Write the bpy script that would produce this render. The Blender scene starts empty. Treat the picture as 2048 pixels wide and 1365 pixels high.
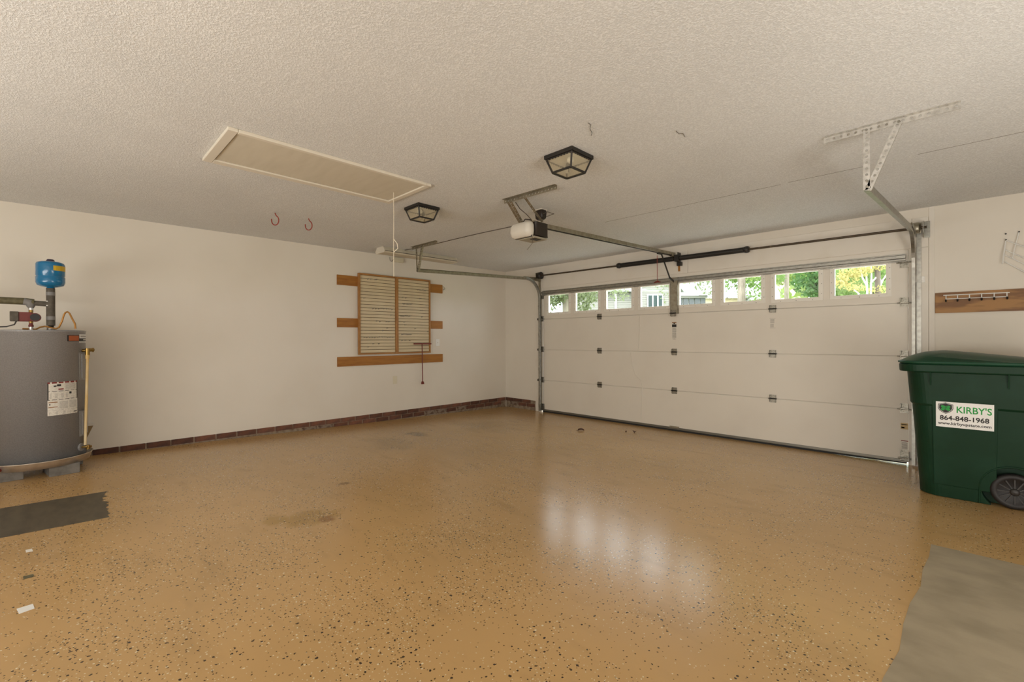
import bpy, math, random
from mathutils import Vector, Matrix
random.seed(7)
SC = bpy.context.scene
COL = SC.collection
V = Vector
PI = math.pi

# ------------------------------------------------------------------ camera
F_PX, YAW, PITCH, ROLL = 912.5, math.radians(-45.058), math.radians(-0.206), math.radians(-0.211)
CAM = V((6.203, -6.023, 1.271))
fw = V((math.sin(YAW)*math.cos(PITCH), math.cos(YAW)*math.cos(PITCH), math.sin(PITCH)))
r0 = V((math.cos(YAW), -math.sin(YAW), 0)); u0 = r0.cross(fw)
rt = r0*math.cos(ROLL) + u0*math.sin(ROLL); up = -r0*math.sin(ROLL) + u0*math.cos(ROLL)
cd = bpy.data.cameras.new('camera'); cam = bpy.data.objects.new('camera', cd); COL.objects.link(cam)
cd.sensor_fit = 'HORIZONTAL'; cd.sensor_width = 36; cd.lens = F_PX*36/2048; cd.clip_start = .05; cd.clip_end = 500
m = Matrix((rt, up, -fw)).transposed().to_4x4(); m.translation = CAM; cam.matrix_world = m
SC.camera = cam
def PX(px, py, depth):            # photo pixel + distance along the view axis -> place in the scene
    return CAM + depth*(fw + rt*(px-1024)/F_PX - up*(py-682.5)/F_PX)
def onplane(ax, k, px, py):       # photo pixel on a wall / ceiling plane
    d = fw + rt*(px-1024)/F_PX - up*(py-682.5)/F_PX
    return CAM + d*((k-CAM[ax])/d[ax])

# ------------------------------------------------------------------ world, sun, added fill lights
W = bpy.data.worlds.new('sky'); SC.world = W; W.use_nodes = True
bg = W.node_tree.nodes['Background']; bg.inputs[0].default_value = (.86, .94, 1, 1); bg.inputs[1].default_value = 9.0
sd = bpy.data.lights.new('sun', 'SUN'); sd.energy = 2.0; sd.angle = math.radians(1.5); sd.color = (1, .95, .86)
so = bpy.data.objects.new('sun', sd); COL.objects.link(so)
so.rotation_euler = V((-.35, .55, -.75)).to_track_quat('-Z', 'Y').to_euler()
def area(name, loc, direction, sx, sy, energy, color):
    l = bpy.data.lights.new(name, 'AREA'); l.shape = 'RECTANGLE'; l.size = sx; l.size_y = sy; l.energy = energy; l.color = color
    o = bpy.data.objects.new(name, l); COL.objects.link(o); o.location = loc
    o.rotation_euler = V(direction).to_track_quat('-Z', 'Z').to_euler(); return o
# added fill lights, out of view, in front of the back and right walls
area('fill_back_wall', (4.9, -8.85, 1.2), (0, 1, .75), 5.6, 1.6, 235, (1, .975, .925))
area('fill_right_wall', (8.05, -4.0, .95), (-1, .25, .75), 2.6, 1.7, 92, (1, .975, .925))
vs = SC.view_settings; vs.view_transform = 'Standard'; vs.look = 'None'; vs.gamma = 1; vs.use_curve_mapping = False; vs.exposure = 0.0

# ------------------------------------------------------------------ materials
MATS = {}
def mat(name, base, rough=.5, metal=0, mix=None, bump=None, spec=.5, coat=0, stretch=(1, 1, 1), rnd=0, emit=None):
    """mix=(scale, detail, colour2, lo, hi); bump=(scale, strength, distance); rnd = per-object brightness spread"""
    M = bpy.data.materials.new(name); M.use_nodes = True; N = M.node_tree.nodes; L = M.node_tree.links
    b = N['Principled BSDF']; b.inputs['Base Color'].default_value = (*base, 1); b.inputs['Roughness'].default_value = rough
    b.inputs['Metallic'].default_value = metal; b.inputs['Specular IOR Level'].default_value = spec; b.inputs['Coat Weight'].default_value = coat
    tc = N.new('ShaderNodeTexCoord'); mp = N.new('ShaderNodeMapping'); mp.inputs['Scale'].default_value = stretch
    L.new(tc.outputs['Object'], mp.inputs['Vector']); col = None
    if mix:
        n = N.new('ShaderNodeTexNoise'); n.inputs['Scale'].default_value = mix[0]; n.inputs['Detail'].default_value = mix[1]
        L.new(mp.outputs[0], n.inputs['Vector'])
        r = N.new('ShaderNodeMapRange'); r.inputs['From Min'].default_value = mix[3]; r.inputs['From Max'].default_value = mix[4]
        L.new(n.outputs['Fac'], r.inputs['Value'])
        x = N.new('ShaderNodeMix'); x.data_type = 'RGBA'; x.inputs['A'].default_value = (*base, 1); x.inputs['B'].default_value = (*mix[2], 1)
        L.new(r.outputs[0], x.inputs['Factor']); col = x.outputs['Result']
    if rnd:
        oi = N.new('ShaderNodeObjectInfo'); r = N.new('ShaderNodeMapRange'); r.inputs['To Min'].default_value = 1-rnd; r.inputs['To Max'].default_value = 1+rnd
        L.new(oi.outputs['Random'], r.inputs['Value']); h = N.new('ShaderNodeHueSaturation'); L.new(r.outputs[0], h.inputs['Value'])
        if col: L.new(col, h.inputs['Color'])
        else: h.inputs['Color'].default_value = (*base, 1)
        col = h.outputs[0]
    if col: L.new(col, b.inputs['Base Color'])
    if bump:
        n = N.new('ShaderNodeTexNoise'); n.inputs['Scale'].default_value = bump[0]; n.inputs['Detail'].default_value = 3
        L.new(mp.outputs[0], n.inputs['Vector']); k = N.new('ShaderNodeBump'); k.inputs['Strength'].default_value = bump[1]; k.inputs['Distance'].default_value = bump[2]
        L.new(n.outputs['Fac'], k.inputs['Height']); L.new(k.outputs[0], b.inputs['Normal'])
    if emit:
        b.inputs['Emission Color'].default_value = (*emit[:3], 1); b.inputs['Emission Strength'].default_value = emit[3]
    MATS[name] = M; return M

def glass(name, tint=(1, 1, 1), alpha=0.0, rough=.02, frost=(.8, .8, .78)):
    M = bpy.data.materials.new(name); M.use_nodes = True; N = M.node_tree.nodes; L = M.node_tree.links; N.clear()
    o = N.new('ShaderNodeOutputMaterial'); t = N.new('ShaderNodeBsdfTransparent'); t.inputs[0].default_value = (*tint, 1)
    g = N.new('ShaderNodeBsdfGlossy'); g.inputs['Roughness'].default_value = rough
    lw = N.new('ShaderNodeLayerWeight'); pw = N.new('ShaderNodeMath'); pw.operation = 'POWER'; pw.inputs[1].default_value = 4; L.new(lw.outputs['Facing'], pw.inputs[0])
    fr = N.new('ShaderNodeMath'); fr.operation = 'MULTIPLY_ADD'; fr.inputs[1].default_value = .5; fr.inputs[2].default_value = .03; L.new(pw.outputs[0], fr.inputs[0])
    mx = N.new('ShaderNodeMixShader'); L.new(fr.outputs[0], mx.inputs[0]); L.new(g.outputs[0], mx.inputs[2])
    if alpha:
        d = N.new('ShaderNodeBsdfTranslucent'); d.inputs[0].default_value = (*frost, 1); d2 = N.new('ShaderNodeBsdfDiffuse'); d2.inputs[0].default_value = (*frost, 1)
        a = N.new('ShaderNodeMixShader'); a.inputs[0].default_value = .5; L.new(d.outputs[0], a.inputs[1]); L.new(d2.outputs[0], a.inputs[2])
        m2 = N.new('ShaderNodeMixShader'); m2.inputs[0].default_value = alpha; L.new(t.outputs[0], m2.inputs[1]); L.new(a.outputs[0], m2.inputs[2])
        L.new(m2.outputs[0], mx.inputs[1])
    else: L.new(t.outputs[0], mx.inputs[1])
    L.new(mx.outputs[0], o.inputs[0]); MATS[name] = M; return M

mat('wall', (.80, .745, .655), .75, mix=(1.3, 4, (.76, .70, .605), .40, .75), bump=(60, .08, .003))
mat('doorpaint', (.79, .735, .645), .45, mix=(2, 4, (.75, .69, .60), .45, .8), bump=(260, .12, .0015))
mat('trimpaint', (.80, .745, .66), .5, mix=(3, 4, (.73, .66, .55), .5, .85))
mat('whiteframe', (.86, .82, .74), .4)
mat('hatchpaint', (.66, .60, .48), .55, mix=(3, 5, (.60, .54, .42), .4, .8), stretch=(1, 6, 1))
mat('hatchtrim', (.74, .68, .57), .55)
mat('white', (.85, .84, .80), .35)
mat('beige', (.72, .66, .50), .4)
mat('galv', (.42, .41, .37), .42, 1, mix=(30, 3, (.30, .29, .26), .4, .75))
mat('galvdull', (.42, .39, .31), .42, 1, mix=(25, 3, (.30, .27, .20), .4, .75))
mat('zincpale', (.62, .60, .56), .45, .7, mix=(40, 2, (.46, .44, .40), .4, .7))
mat('blackmetal', (.016, .013, .010), .45)
mat('springblack', (.02, .017, .014), .5)
mat('shaft', (.085, .062, .04), .4, .6, mix=(14, 3, (.20, .16, .11), .55, .8))
mat('hinge', (.34, .32, .27), .42, .85, mix=(70, 2, (.14, .13, .10), .5, .68))
mat('rubber', (.02, .02, .02), .7)
mat('retainer', (.20, .19, .16), .4, .6)
mat('board', (.40, .170, .026), .55, mix=(4, 6, (.29, .110, .016), .42, .72), stretch=(6, 1, 9))
mat('boardx', (.38, .185, .05), .5, mix=(3.0, 3, (.20, .085, .020), .44, .56), stretch=(1.0, 6, 5))
mat('rackframe', (.42, .20, .055), .5, mix=(6, 5, (.33, .15, .04), .4, .7), stretch=(6, 1, 2))
mat('slat', (.66, .55, .36), .5, mix=(5, 3, (.61, .50, .32), .4, .7), stretch=(5, 1, 6), rnd=.04)
mat('rackback', (.10, .055, .02), .8)
mat('peghook', (.28, .26, .23), .4, .6)
mat('redpaint', (.17, .022, .014), .45)
mat('hookred', (.30, .035, .02), .45)
mat('brick', (.17, .068, .04), .85, mix=(16, 5, (.085, .042, .03), .4, .7), bump=(70, .5, .004), rnd=.35)
mat('brickpaint', (.24, .18, .135), .85, mix=(22, 4, (.10, .055, .035), .45, .65), bump=(70, .5, .004))
mat('mortar', (.30, .235, .165), .9, mix=(18, 4, (.16, .10, .06), .4, .7), bump=(60, .6, .004))
mat('bulb', (.9, .9, .86), .25)
mat('socket', (.12, .11, .09), .5)
mat('heater', (.31, .305, .305), .33, .15, mix=(140, 2, (.26, .255, .255), .4, .65), bump=(220, .1, .001))
mat('pan', (.68, .62, .55), .38, .75, mix=(12, 3, (.52, .46, .39), .4, .7))
mat('blockgrey', (.20, .185, .165), .9, mix=(20, 4, (.13, .12, .105), .4, .7), bump=(80, .6, .004))
mat('tankblue', (.004, .155, .34), .22, coat=.4)
mat('yellow', (.62, .40, .01), .4)
mat('darkcap', (.03, .02, .05), .4)
mat('foam', (.085, .072, .055), .8, mix=(30, 3, (.13, .11, .085), .4, .7), bump=(60, .4, .003))
mat('tape', (.20, .19, .18), .5)
mat('foampipe', (.10, .085, .04), .75, mix=(40, 3, (.15, .13, .07), .4, .7))
mat('brass', (.30, .19, .055), .3, .9)
mat('cpvc', (.66, .45, .17), .4, mix=(3, 2, (.74, .60, .36), .4, .6))
mat('copper', (.42, .20, .045), .35, .4)
mat('pumpred', (.16, .025, .02), .45)
mat('pumpblack', (.02, .018, .02), .4)
mat('steel', (.6, .6, .6), .3, 1)
mat('cordgrey', (.05, .045, .04), .5)
mat('paper', (.78, .74, .66), .5, mix=(120, 2, (.66, .61, .53), .45, .65))
mat('paperwhite', (.80, .79, .76), .45)
mat('inkred', (.22, .02, .015), .5); mat('inkblack', (.015, .013, .012), .5); mat('inkgrey', (.36, .33, .29), .5)
mat('inkorange', (.42, .10, .025), .45); mat('inkbrown', (.30, .13, .03), .5)
mat('inkgreen', (.01, .30, .045), .45)
mat('tan', (.60, .44, .22), .6)
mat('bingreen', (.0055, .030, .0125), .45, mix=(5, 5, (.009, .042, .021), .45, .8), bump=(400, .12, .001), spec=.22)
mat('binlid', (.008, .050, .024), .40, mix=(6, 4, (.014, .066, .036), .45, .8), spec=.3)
mat('binscuff', (.035, .05, .06), .5, mix=(9, 4, (.10, .04, .03), .5, .7), stretch=(1, 1, 1.6))
mat('wheel', (.014, .011, .010), .55, bump=(60, .2, .002))
mat('hub', (.03, .026, .024), .45)
mat('lens', (.66, .62, .54), .4)
mat('openerblack', (.02, .013, .008), .4)
mat('openergrey', (.36, .32, .24), .5)
mat('concrete', (.36, .295, .20), .42, mix=(5, 8, (.27, .22, .145), .38, .68), bump=(60, .12, .003), stretch=(1, 1.5, 1))
mat('concretedark', (.105, .085, .052), .45, mix=(7, 8, (.065, .05, .03), .38, .7), stretch=(1, 3, 1))
mat('vent', (.30, .20, .09), .7)
mat('leafbrown', (.10, .035, .012), .7)
mat('wire', (.10, .08, .06), .6)
mat('cordwhite', (.78, .70, .55), .7)
mat('seam', (.13, .095, .06), .8)
mat('driveway', (.55, .53, .49), .9, mix=(3, 5, (.46, .44, .40), .4, .7))
mat('grass', (.10, .17, .04), .95, mix=(1.5, 5, (.16, .20, .06), .4, .7))
mat('siding', (.185, .172, .150), .6)
mat('housewhite', (.85, .85, .83), .6)
mat('roof', (.26, .255, .245), .8, mix=(3, 4, (.22, .215, .205), .4, .7))
mat('tanwall', (.60, .48, .34), .7)
mat('houseglass', (.030, .046, .045), .5, spec=.2)
mat('screen', (.085, .088, .095), .7)
mat('bark', (.20, .165, .125), .9, mix=(7, 5, (.11, .09, .065), .4, .65), stretch=(2, 2, .4), bump=(20, .6, .02))
mat('barkdark', (.10, .075, .055), .9, mix=(7, 5, (.05, .04, .03), .4, .65), stretch=(2, 2, .4))
mat('barkpale', (.62, .56, .46), .8)
for nm, c in (('leafolive', (.20, .23, .11)), ('leafgreen', (.18, .28, .07)), ('leafyellow', (.46, .40, .13)), ('leafdeep', (.09, .20, .045)), ('leafbright', (.27, .35, .09))):
    c = tuple(x*.72 for x in c); M = mat(nm, c, .6, mix=(1.2, 3, tuple(x*.6 for x in c), .4, .7))
    N = M.node_tree.nodes; L = M.node_tree.links; b = N['Principled BSDF']; tr = N.new('ShaderNodeBsdfTranslucent'); tr.inputs[0].default_value = (*[min(1, x*1.5) for x in c], 1)
    mx = N.new('ShaderNodeMixShader'); mx.inputs[0].default_value = .4; L.new(b.outputs[0], mx.inputs[1]); L.new(tr.outputs[0], mx.inputs[2]); L.new(mx.outputs[0], N['Material Output'].inputs[0])
glass('pane', (.97, .98, .97)); glass('lampglass', (.98, .96, .90), .16, .06, (.85, .80, .68))

def node_ceiling():
    M = mat('ceiling', (.76, .705, .615), .9); N = M.node_tree.nodes; L = M.node_tree.links; b = N['Principled BSDF']
    tc = N.new('ShaderNodeTexCoord')
    n = N.new('ShaderNodeTexNoise'); n.inputs['Scale'].default_value = 120; n.inputs['Detail'].default_value = 2; n.inputs['Roughness'].default_value = .6
    n2 = N.new('ShaderNodeTexNoise'); n2.inputs['Scale'].default_value = 1.1; n2.inputs['Detail'].default_value = 4
    for q in (n, n2): L.new(tc.outputs['Object'], q.inputs['Vector'])
    r = N.new('ShaderNodeMapRange'); r.inputs['From Min'].default_value = .40; r.inputs['From Max'].default_value = .66; L.new(n.outputs['Fac'], r.inputs['Value'])
    x = N.new('ShaderNodeMix'); x.data_type = 'RGBA'; x.inputs['A'].default_value = (.665, .66, .64, 1); x.inputs['B'].default_value = (.82, .82, .805, 1); L.new(r.outputs[0], x.inputs['Factor'])
    r2 = N.new('ShaderNodeMapRange'); r2.inputs['From Min'].default_value = .35; r2.inputs['From Max'].default_value = .75; r2.inputs['To Min'].default_value = 1.02; r2.inputs['To Max'].default_value = .94; L.new(n2.outputs['Fac'], r2.inputs['Value'])
    h = N.new('ShaderNodeHueSaturation'); L.new(x.outputs['Result'], h.inputs['Color']); L.new(r2.outputs[0], h.inputs['Value']); L.new(h.outputs[0], b.inputs['Base Color'])
    k = N.new('ShaderNodeBump'); k.inputs['Strength'].default_value = .35; k.inputs['Distance'].default_value = .005; L.new(r.outputs[0], k.inputs['Height']); L.new(k.outputs[0], b.inputs['Normal'])
node_ceiling()

def node_floor():
    M = mat('floor', (.4, .24, .1), .3); N = M.node_tree.nodes; L = M.node_tree.links; b = N['Principled BSDF']
    tc = N.new('ShaderNodeTexCoord'); P = tc.outputs['Object']
    def noise(s, d, vec=P, dist=0):
        n = N.new('ShaderNodeTexNoise'); n.inputs['Scale'].default_value = s; n.inputs['Detail'].default_value = d; n.inputs['Distortion'].default_value = dist; L.new(vec, n.inputs['Vector']); return n.outputs['Fac']
    def rng(v, a, c, lo=0, hi=1):
        r = N.new('ShaderNodeMapRange'); r.inputs['From Min'].default_value = a; r.inputs['From Max'].default_value = c; r.inputs['To Min'].default_value = lo; r.inputs['To Max'].default_value = hi; L.new(v, r.inputs['Value']); return r.outputs[0]
    def mixc(f, A, B):
        x = N.new('ShaderNodeMix'); x.data_type = 'RGBA'; L.new(f, x.inputs['Factor'])
        for k, c in (('A', A), ('B', B)):
            if isinstance(c, tuple): x.inputs[k].default_value = (*c, 1)
            else: L.new(c, x.inputs[k])
        return x.outputs['Result']
    def mth(op, a, c):
        q = N.new('ShaderNodeMath'); q.operation = op
        for i, v in enumerate((a, c)):
            if isinstance(v, (int, float)): q.inputs[i].default_value = v
            else: L.new(v, q.inputs[i])
        return q.outputs[0]
    mp = N.new('ShaderNodeMapping'); mp.inputs['Rotation'].default_value = (0, 0, .8); mp.inputs['Scale'].default_value = (1, 3.2, 1); L.new(P, mp.inputs['Vector'])
    base = mixc(rng(noise(.9, 5), .35, .7), (.545, .336, .138), (.48, .295, .117))
    base = mixc(rng(noise(2.4, 6, mp.outputs[0]), .55, .8, 0, .45), base, (.31, .19, .075))
    # worn grey dirt marks near the far corner, rust-brown spill: stains with their own outlines
    def blob(cx, cy, rx, ry, soft, ns, amt):
        q = N.new('ShaderNodeMapping'); q.vector_type = 'TEXTURE'; q.inputs['Location'].default_value = (cx, cy, 0); q.inputs['Scale'].default_value = (rx, ry, 50); L.new(P, q.inputs['Vector'])
        ln = N.new('ShaderNodeVectorMath'); ln.operation = 'LENGTH'; L.new(q.outputs[0], ln.inputs[0])
        d = mth('ADD', ln.outputs['Value'], mth('MULTIPLY', mth('SUBTRACT', noise(ns, 4), .5), 1.6))
        return rng(d, 1.0, 1.0-soft, 0, amt)
    for (cx, cy, rx, ry, soft, ns, amt, c) in ((3.14, -4.86, .16, .24, .5, 9, .65, (.34, .19, .028)), (3.25, -4.78, .07, .06, .4, 12, .75, (.24, .10, .012)), (3.03, -5.03, .12, .09, .5, 12, .6, (.35, .20, .03)),
                                          (2.59, -4.36, .05, .05, .5, 20, .6, (.13, .07, .02)), (1.18, -2.74, .22, .16, .6, 7, .6, (.10, .075, .04)), (1.5, -3.3, .5, .3, .7, 5, .35, (.18, .12, .05)), (1.3, -1.7, .7, .5, .8, 4, .35, (.20, .13, .05))):
        base = mixc(blob(cx, cy, rx, ry, soft, ns, amt), base, c)
    # decorative paint flakes
    dens = rng(noise(2.1, 3), .40, .66)
    def flakes(scale, lo, hi, seed):
        q = N.new('ShaderNodeMapping'); q.inputs['Location'].default_value = (seed, seed*.7, 0); L.new(P, q.inputs['Vector'])
        nd = N.new('ShaderNodeTexNoise'); nd.inputs['Scale'].default_value = scale*2.2; L.new(q.outputs[0], nd.inputs['Vector'])
        ad = N.new('ShaderNodeVectorMath'); ad.operation = 'SCALE'; ad.inputs['Scale'].default_value = .45/scale; L.new(nd.outputs['Color'], ad.inputs[0])
        a2 = N.new('ShaderNodeVectorMath'); L.new(q.outputs[0], a2.inputs[0]); L.new(ad.outputs[0], a2.inputs[1])
        v = N.new('ShaderNodeTexVoronoi'); v.voronoi_dimensions = '2D'; v.inputs['Scale'].default_value = scale; L.new(a2.outputs[0], v.inputs['Vector'])
        s = N.new('ShaderNodeSeparateColor'); L.new(v.outputs['Color'], s.inputs[0])
        size = rng(s.outputs[1], 0, 1, lo, hi)
        return mth('LESS_THAN', v.outputs['Distance'], size), s.outputs[0], s.outputs[2]
    def sel(val, thr_dens_lo, thr_dens_hi):
        return mth('LESS_THAN', val, rng(dens, 0, 1, thr_dens_lo, thr_dens_hi))
    for (sc, lo, hi, seed, tl, th, c) in ((38, .10, .20, 3.1, .05, .30, (.030, .014, .005)), (46, .09, .19, 9.7, .03, .22, (.72, .62, .42)), (75, .12, .25, 5.3, .05, .30, (.085, .042, .012)), (85, .12, .22, 1.9, .03, .20, (.66, .55, .36))):
        mk, ra, rb = flakes(sc, lo, hi, seed)
        base = mixc(mth('MULTIPLY', mk, sel(ra, tl, th)), base, c)
    L.new(base, b.inputs['Base Color'])
    b.inputs['Roughness'].default_value = .225; b.inputs['Specular IOR Level'].default_value = .7
    k = N.new('ShaderNodeBump'); k.inputs['Strength'].default_value = .07; k.inputs['Distance'].default_value = .01; L.new(noise(6, 3), k.inputs['Height']); L.new(k.outputs[0], b.inputs['Normal'])
node_floor()

# ------------------------------------------------------------------ mesh helpers
ORG = {}
class MB:
    def __init__(s): s.v = []; s.f = []; s.sm = []
    def add(s, vs, fs, smooth=False):
        o = len(s.v); s.v += [V(p) for p in vs]; s.f += [tuple(i+o for i in q) for q in fs]; s.sm += [smooth]*len(fs); return s
    def mm(s, a, b):
        (x0, y0, z0), (x1, y1, z1) = a, b
        return s.add([(x0,y0,z0),(x1,y0,z0),(x1,y1,z0),(x0,y1,z0),(x0,y0,z1),(x1,y0,z1),(x1,y1,z1),(x0,y1,z1)],
                     [(3,2,1,0),(4,5,6,7),(0,1,5,4),(1,2,6,5),(2,3,7,6),(3,0,4,7)])
    def beam(s, p, q, w, h, side=(0, 0, 1)):       # box from p to q, width w across, height h along `side`
        p, q = V(p), V(q); d = (q-p).normalized(); sd = V(side); a = d.cross(sd).normalized(); c = a.cross(d).normalized()
        vs = [e + a*(w/2*i) + c*(h/2*j) for e in (p, q) for i, j in ((-1,-1),(1,-1),(1,1),(-1,1))]
        return s.add(vs, [(3,2,1,0),(4,5,6,7),(0,1,5,4),(1,2,6,5),(2,3,7,6),(3,0,4,7)])
    def tube(s, pts, r, n=8, caps=True):
        pts = [V(p) for p in pts]; k = len(pts); rs = r if isinstance(r, (list, tuple)) else [r]*k; vs = []; fs = []
        t0 = (pts[1]-pts[0]).normalized(); a = t0.orthogonal().normalized()
        for i, p in enumerate(pts):
            t = ((pts[min(i+1, k-1)]-pts[max(i-1, 0)])).normalized(); a = (a - t*a.dot(t)).normalized(); b = t.cross(a)
            vs += [p + (a*math.cos(2*PI*j/n) + b*math.sin(2*PI*j/n))*rs[i] for j in range(n)]
        for i in range(k-1):
            for j in range(n): fs.append((i*n+j, i*n+(j+1) % n, (i+1)*n+(j+1) % n, (i+1)*n+j))
        s.add(vs, fs, True)
        if caps: s.add([vs[j] for j in range(n)], [tuple(reversed(range(n)))]); s.add(vs[-n:], [tuple(range(n))])
        return s
    def cyl(s, p, q, r, n=16): return s.tube([p, q], r, n)
    def lathe(s, prof, c=(0, 0, 0), n=24, axis=2):      # prof = [(radius, height)]
        vs = []; fs = []; c = V(c)
        for r, h in prof:
            for j in range(n):
                a, b = r*math.cos(2*PI*j/n), r*math.sin(2*PI*j/n)
                vs.append(c + (V((a, b, h)) if axis == 2 else V((h, a, b)) if axis == 0 else V((b, h, a))))
        for i in range(len(prof)-1):
            for j in range(n): fs.append((i*n+j, i*n+(j+1) % n, (i+1)*n+(j+1) % n, (i+1)*n+j))
        return s.add(vs, fs, True)
    def prism(s, poly, vec):                             # planar polygon pushed along vec
        n = len(poly); vec = V(vec); vs = [V(p) for p in poly] + [V(p)+vec for p in poly]
        return s.add(vs, [tuple(reversed(range(n))), tuple(range(n, 2*n))] + [(i, (i+1) % n, n+(i+1) % n, n+i) for i in range(n)])
    def loft(s, rings, caps=True, smooth=True):
        n = len(rings[0]); vs = [V(p) for r in rings for p in r]; fs = []
        for i in range(len(rings)-1):
            for j in range(n): fs.append((i*n+j, i*n+(j+1) % n, (i+1)*n+(j+1) % n, (i+1)*n+j))
        s.add(vs, fs, smooth)
        if caps: s.add(rings[0], [tuple(reversed(range(n)))]); s.add(rings[-1], [tuple(range(n))])
        return s
    def mesh(s, name, m, org=(0, 0, 0)):
        o = V(org); me = bpy.data.meshes.new(name); me.from_pydata([p-o for p in s.v], [], s.f); me.polygons.foreach_set('use_smooth', s.sm)
        me.materials.append(MATS[m]); me.update(); return me
    def build(s, name, m, parent=None, bevel=0, org=None):
        o0 = ORG[parent.name] if parent else V(org or (0, 0, 0))
        o = bpy.data.objects.new(name, s.mesh(name, m, o0)); COL.objects.link(o)
        if parent: o.parent = parent
        else: o.location = o0
        ORG[o.name] = V(o0)
        if bevel:
            b = o.modifiers.new('bevel', 'BEVEL'); b.width = bevel; b.segments = 2; b.limit_method = 'ANGLE'; b.angle_limit = math.radians(40)
        return o
def tag(o, label, cat, group=None, kind=None):
    o['label'] = label; o['category'] = cat
    if group: o['group'] = group
    if kind: o['kind'] = kind
    return o
def thing(name, label, cat, loc, group=None, kind=None):
    o = bpy.data.objects.new(name, None); COL.objects.link(o); o.location = loc; o.empty_display_size = .05; ORG[o.name] = V(loc)
    return tag(o, label, cat, group, kind)
def inst(name, me, parent, loc, rot=None):               # shared mesh placed at a world spot under a parent
    o = bpy.data.objects.new(name, me); COL.objects.link(o); o.parent = parent; o.location = V(loc)-ORG[parent.name]
    if rot: o.rotation_euler = rot
    ORG[o.name] = V(loc); return o
def dup(o, parent=None):
    c = o.copy(); COL.objects.link(c); c.parent = parent; ORG[c.name] = V(ORG[o.name])
    for ch in list(o.children): dup(ch, c)
    return c
def perf(mb, p, q, wdir, width, pitch=.036, hr=.0075):   # flat steel strap with a row of round holes
    p, q = V(p), V(q); d = q-p; ln = d.length; d.normalize(); w = V(wdir); w = (w-d*w.dot(d)).normalized(); n = max(1, round(ln/pitch)); st = ln/n
    for i in range(n):
        c = p + d*(st*(i+.5)); corner = [(-st/2, 0), (st/2, 0), (st/2, width), (-st/2, width)]; sq = []
        for k in range(4):
            a, b = corner[k], corner[(k+1) % 4]; sq += [a, ((a[0]+b[0])/2, (a[1]+b[1])/2)]
        hole = [(hr*math.cos(-3*PI/4 + k*PI/4), width/2 + hr*math.sin(-3*PI/4 + k*PI/4)) for k in range(8)]
        vs = [c + d*x + w*y for x, y in sq] + [c + d*x + w*y for x, y in hole]
        mb.add(vs, [(k, (k+1) % 8, 8+(k+1) % 8, 8+k) for k in range(8)])
    return mb
def solid(o, t=.003):
    s = o.modifiers.new('thick', 'SOLIDIFY'); s.thickness = t; s.offset = 0; return o
def text(name, body, size, m, parent, origin, xdir, ydir, sx=1, bold=0, width=None):   # flat lettering standing on a surface
    cu = bpy.data.curves.new(name, 'FONT'); cu.body = body; cu.size = size; cu.offset = bold; cu.extrude = .0002; cu.resolution_u = 3
    t = bpy.data.objects.new(name, cu); COL.objects.link(t); bpy.context.view_layer.update()
    me = bpy.data.meshes.new_from_object(t.evaluated_get(bpy.context.evaluated_depsgraph_get())); bpy.data.objects.remove(t)
    xs = [v.co.x for v in me.vertices]; k = width/(max(xs)-min(xs)) if width else sx; x0 = min(xs)
    xd, yd = V(xdir).normalized(), V(ydir).normalized(); zd = xd.cross(yd); o0 = ORG[parent.name]
    for v in me.vertices: v.co = V(origin) + xd*((v.co.x-x0)*k) + yd*v.co.y + zd*v.co.z - o0
    me.materials.clear(); me.materials.append(MATS[m]); o = bpy.data.objects.new(name, me); COL.objects.link(o); o.parent = parent; ORG[o.name] = V(o0); return o

# ------------------------------------------------------------------ room shell
H = 2.546; SL = .0215; XR = 8.2; YB = -9.0
def fz(y): return -SL*y
X0, X1 = .894, 5.774                       # garage door opening
def struct(mb, name, m, label, cat, **k): return tag(mb.build(name, m, **k), label, cat, kind='structure')
fl = struct(MB().add([(0-.1, .12, fz(.12)), (XR+.1, .12, fz(.12)), (XR+.1, YB-.1, fz(YB-.1)), (-.1, YB-.1, fz(YB-.1)), (-.1, .12, -.25), (XR+.1, .12, -.25), (XR+.1, YB-.1, -.25), (-.1, YB-.1, -.25)],
       [(3,2,1,0),(4,5,6,7),(0,1,5,4),(1,2,6,5),(2,3,7,6),(3,0,4,7)]), 'floor', 'floor', 'glossy tan epoxy garage floor speckled with paint flakes', 'floor')
def patch(name, m, pts, jag, seed, label):
    rnd = random.Random(seed); poly = []
    for i, (x, y) in enumerate(pts):
        x2, y2 = pts[(i+1) % len(pts)]; n = 14 if jag[i] else 1
        for k in range(n):
            t = k/n; j = jag[i]*(rnd.random()-.5) if 0 < k else 0
            nx, ny = (y2-y), -(x2-x); l = math.hypot(nx, ny) or 1
            xx, yy = x+(x2-x)*t+nx/l*j, y+(y2-y)*t+ny/l*j; poly.append((xx, yy, fz(yy)+.0008))
    o = MB().prism(poly, (0, 0, -.003)).build(name, m, fl); o['label'] = label; return o
patch('bare_patch', 'concrete', [(6.044, -2.375), (6.99, -2.372), (6.99, -5.6), (5.96, -5.6)], (0, 0, 0, .022), 3, 'bare grey concrete patch without coating')
patch('bare_patch', 'concretedark', [(1.56, -5.75), (1.83, -5.80), (1.86, -5.775), (2.255, -5.785), (2.255, -6.9), (1.56, -6.9)], (.03, .01, .02, 0, 0, 0), 5, 'dark bare concrete patch with a torn edge')
ce = struct(MB().mm((-.1, YB-.1, H), (XR+.1, .14, H+.25)), 'ceiling', 'ceiling', 'cream popcorn-textured ceiling', 'ceiling')
sm = MB()
for a, b in ((3.40, 5.10), (5.16, 5.66), (5.95, 6.95)): sm.beam((a, -1.785, H), (b, -1.772, H), .004, .002)
sm.build('ceiling_seam', 'seam', ce)
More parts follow.
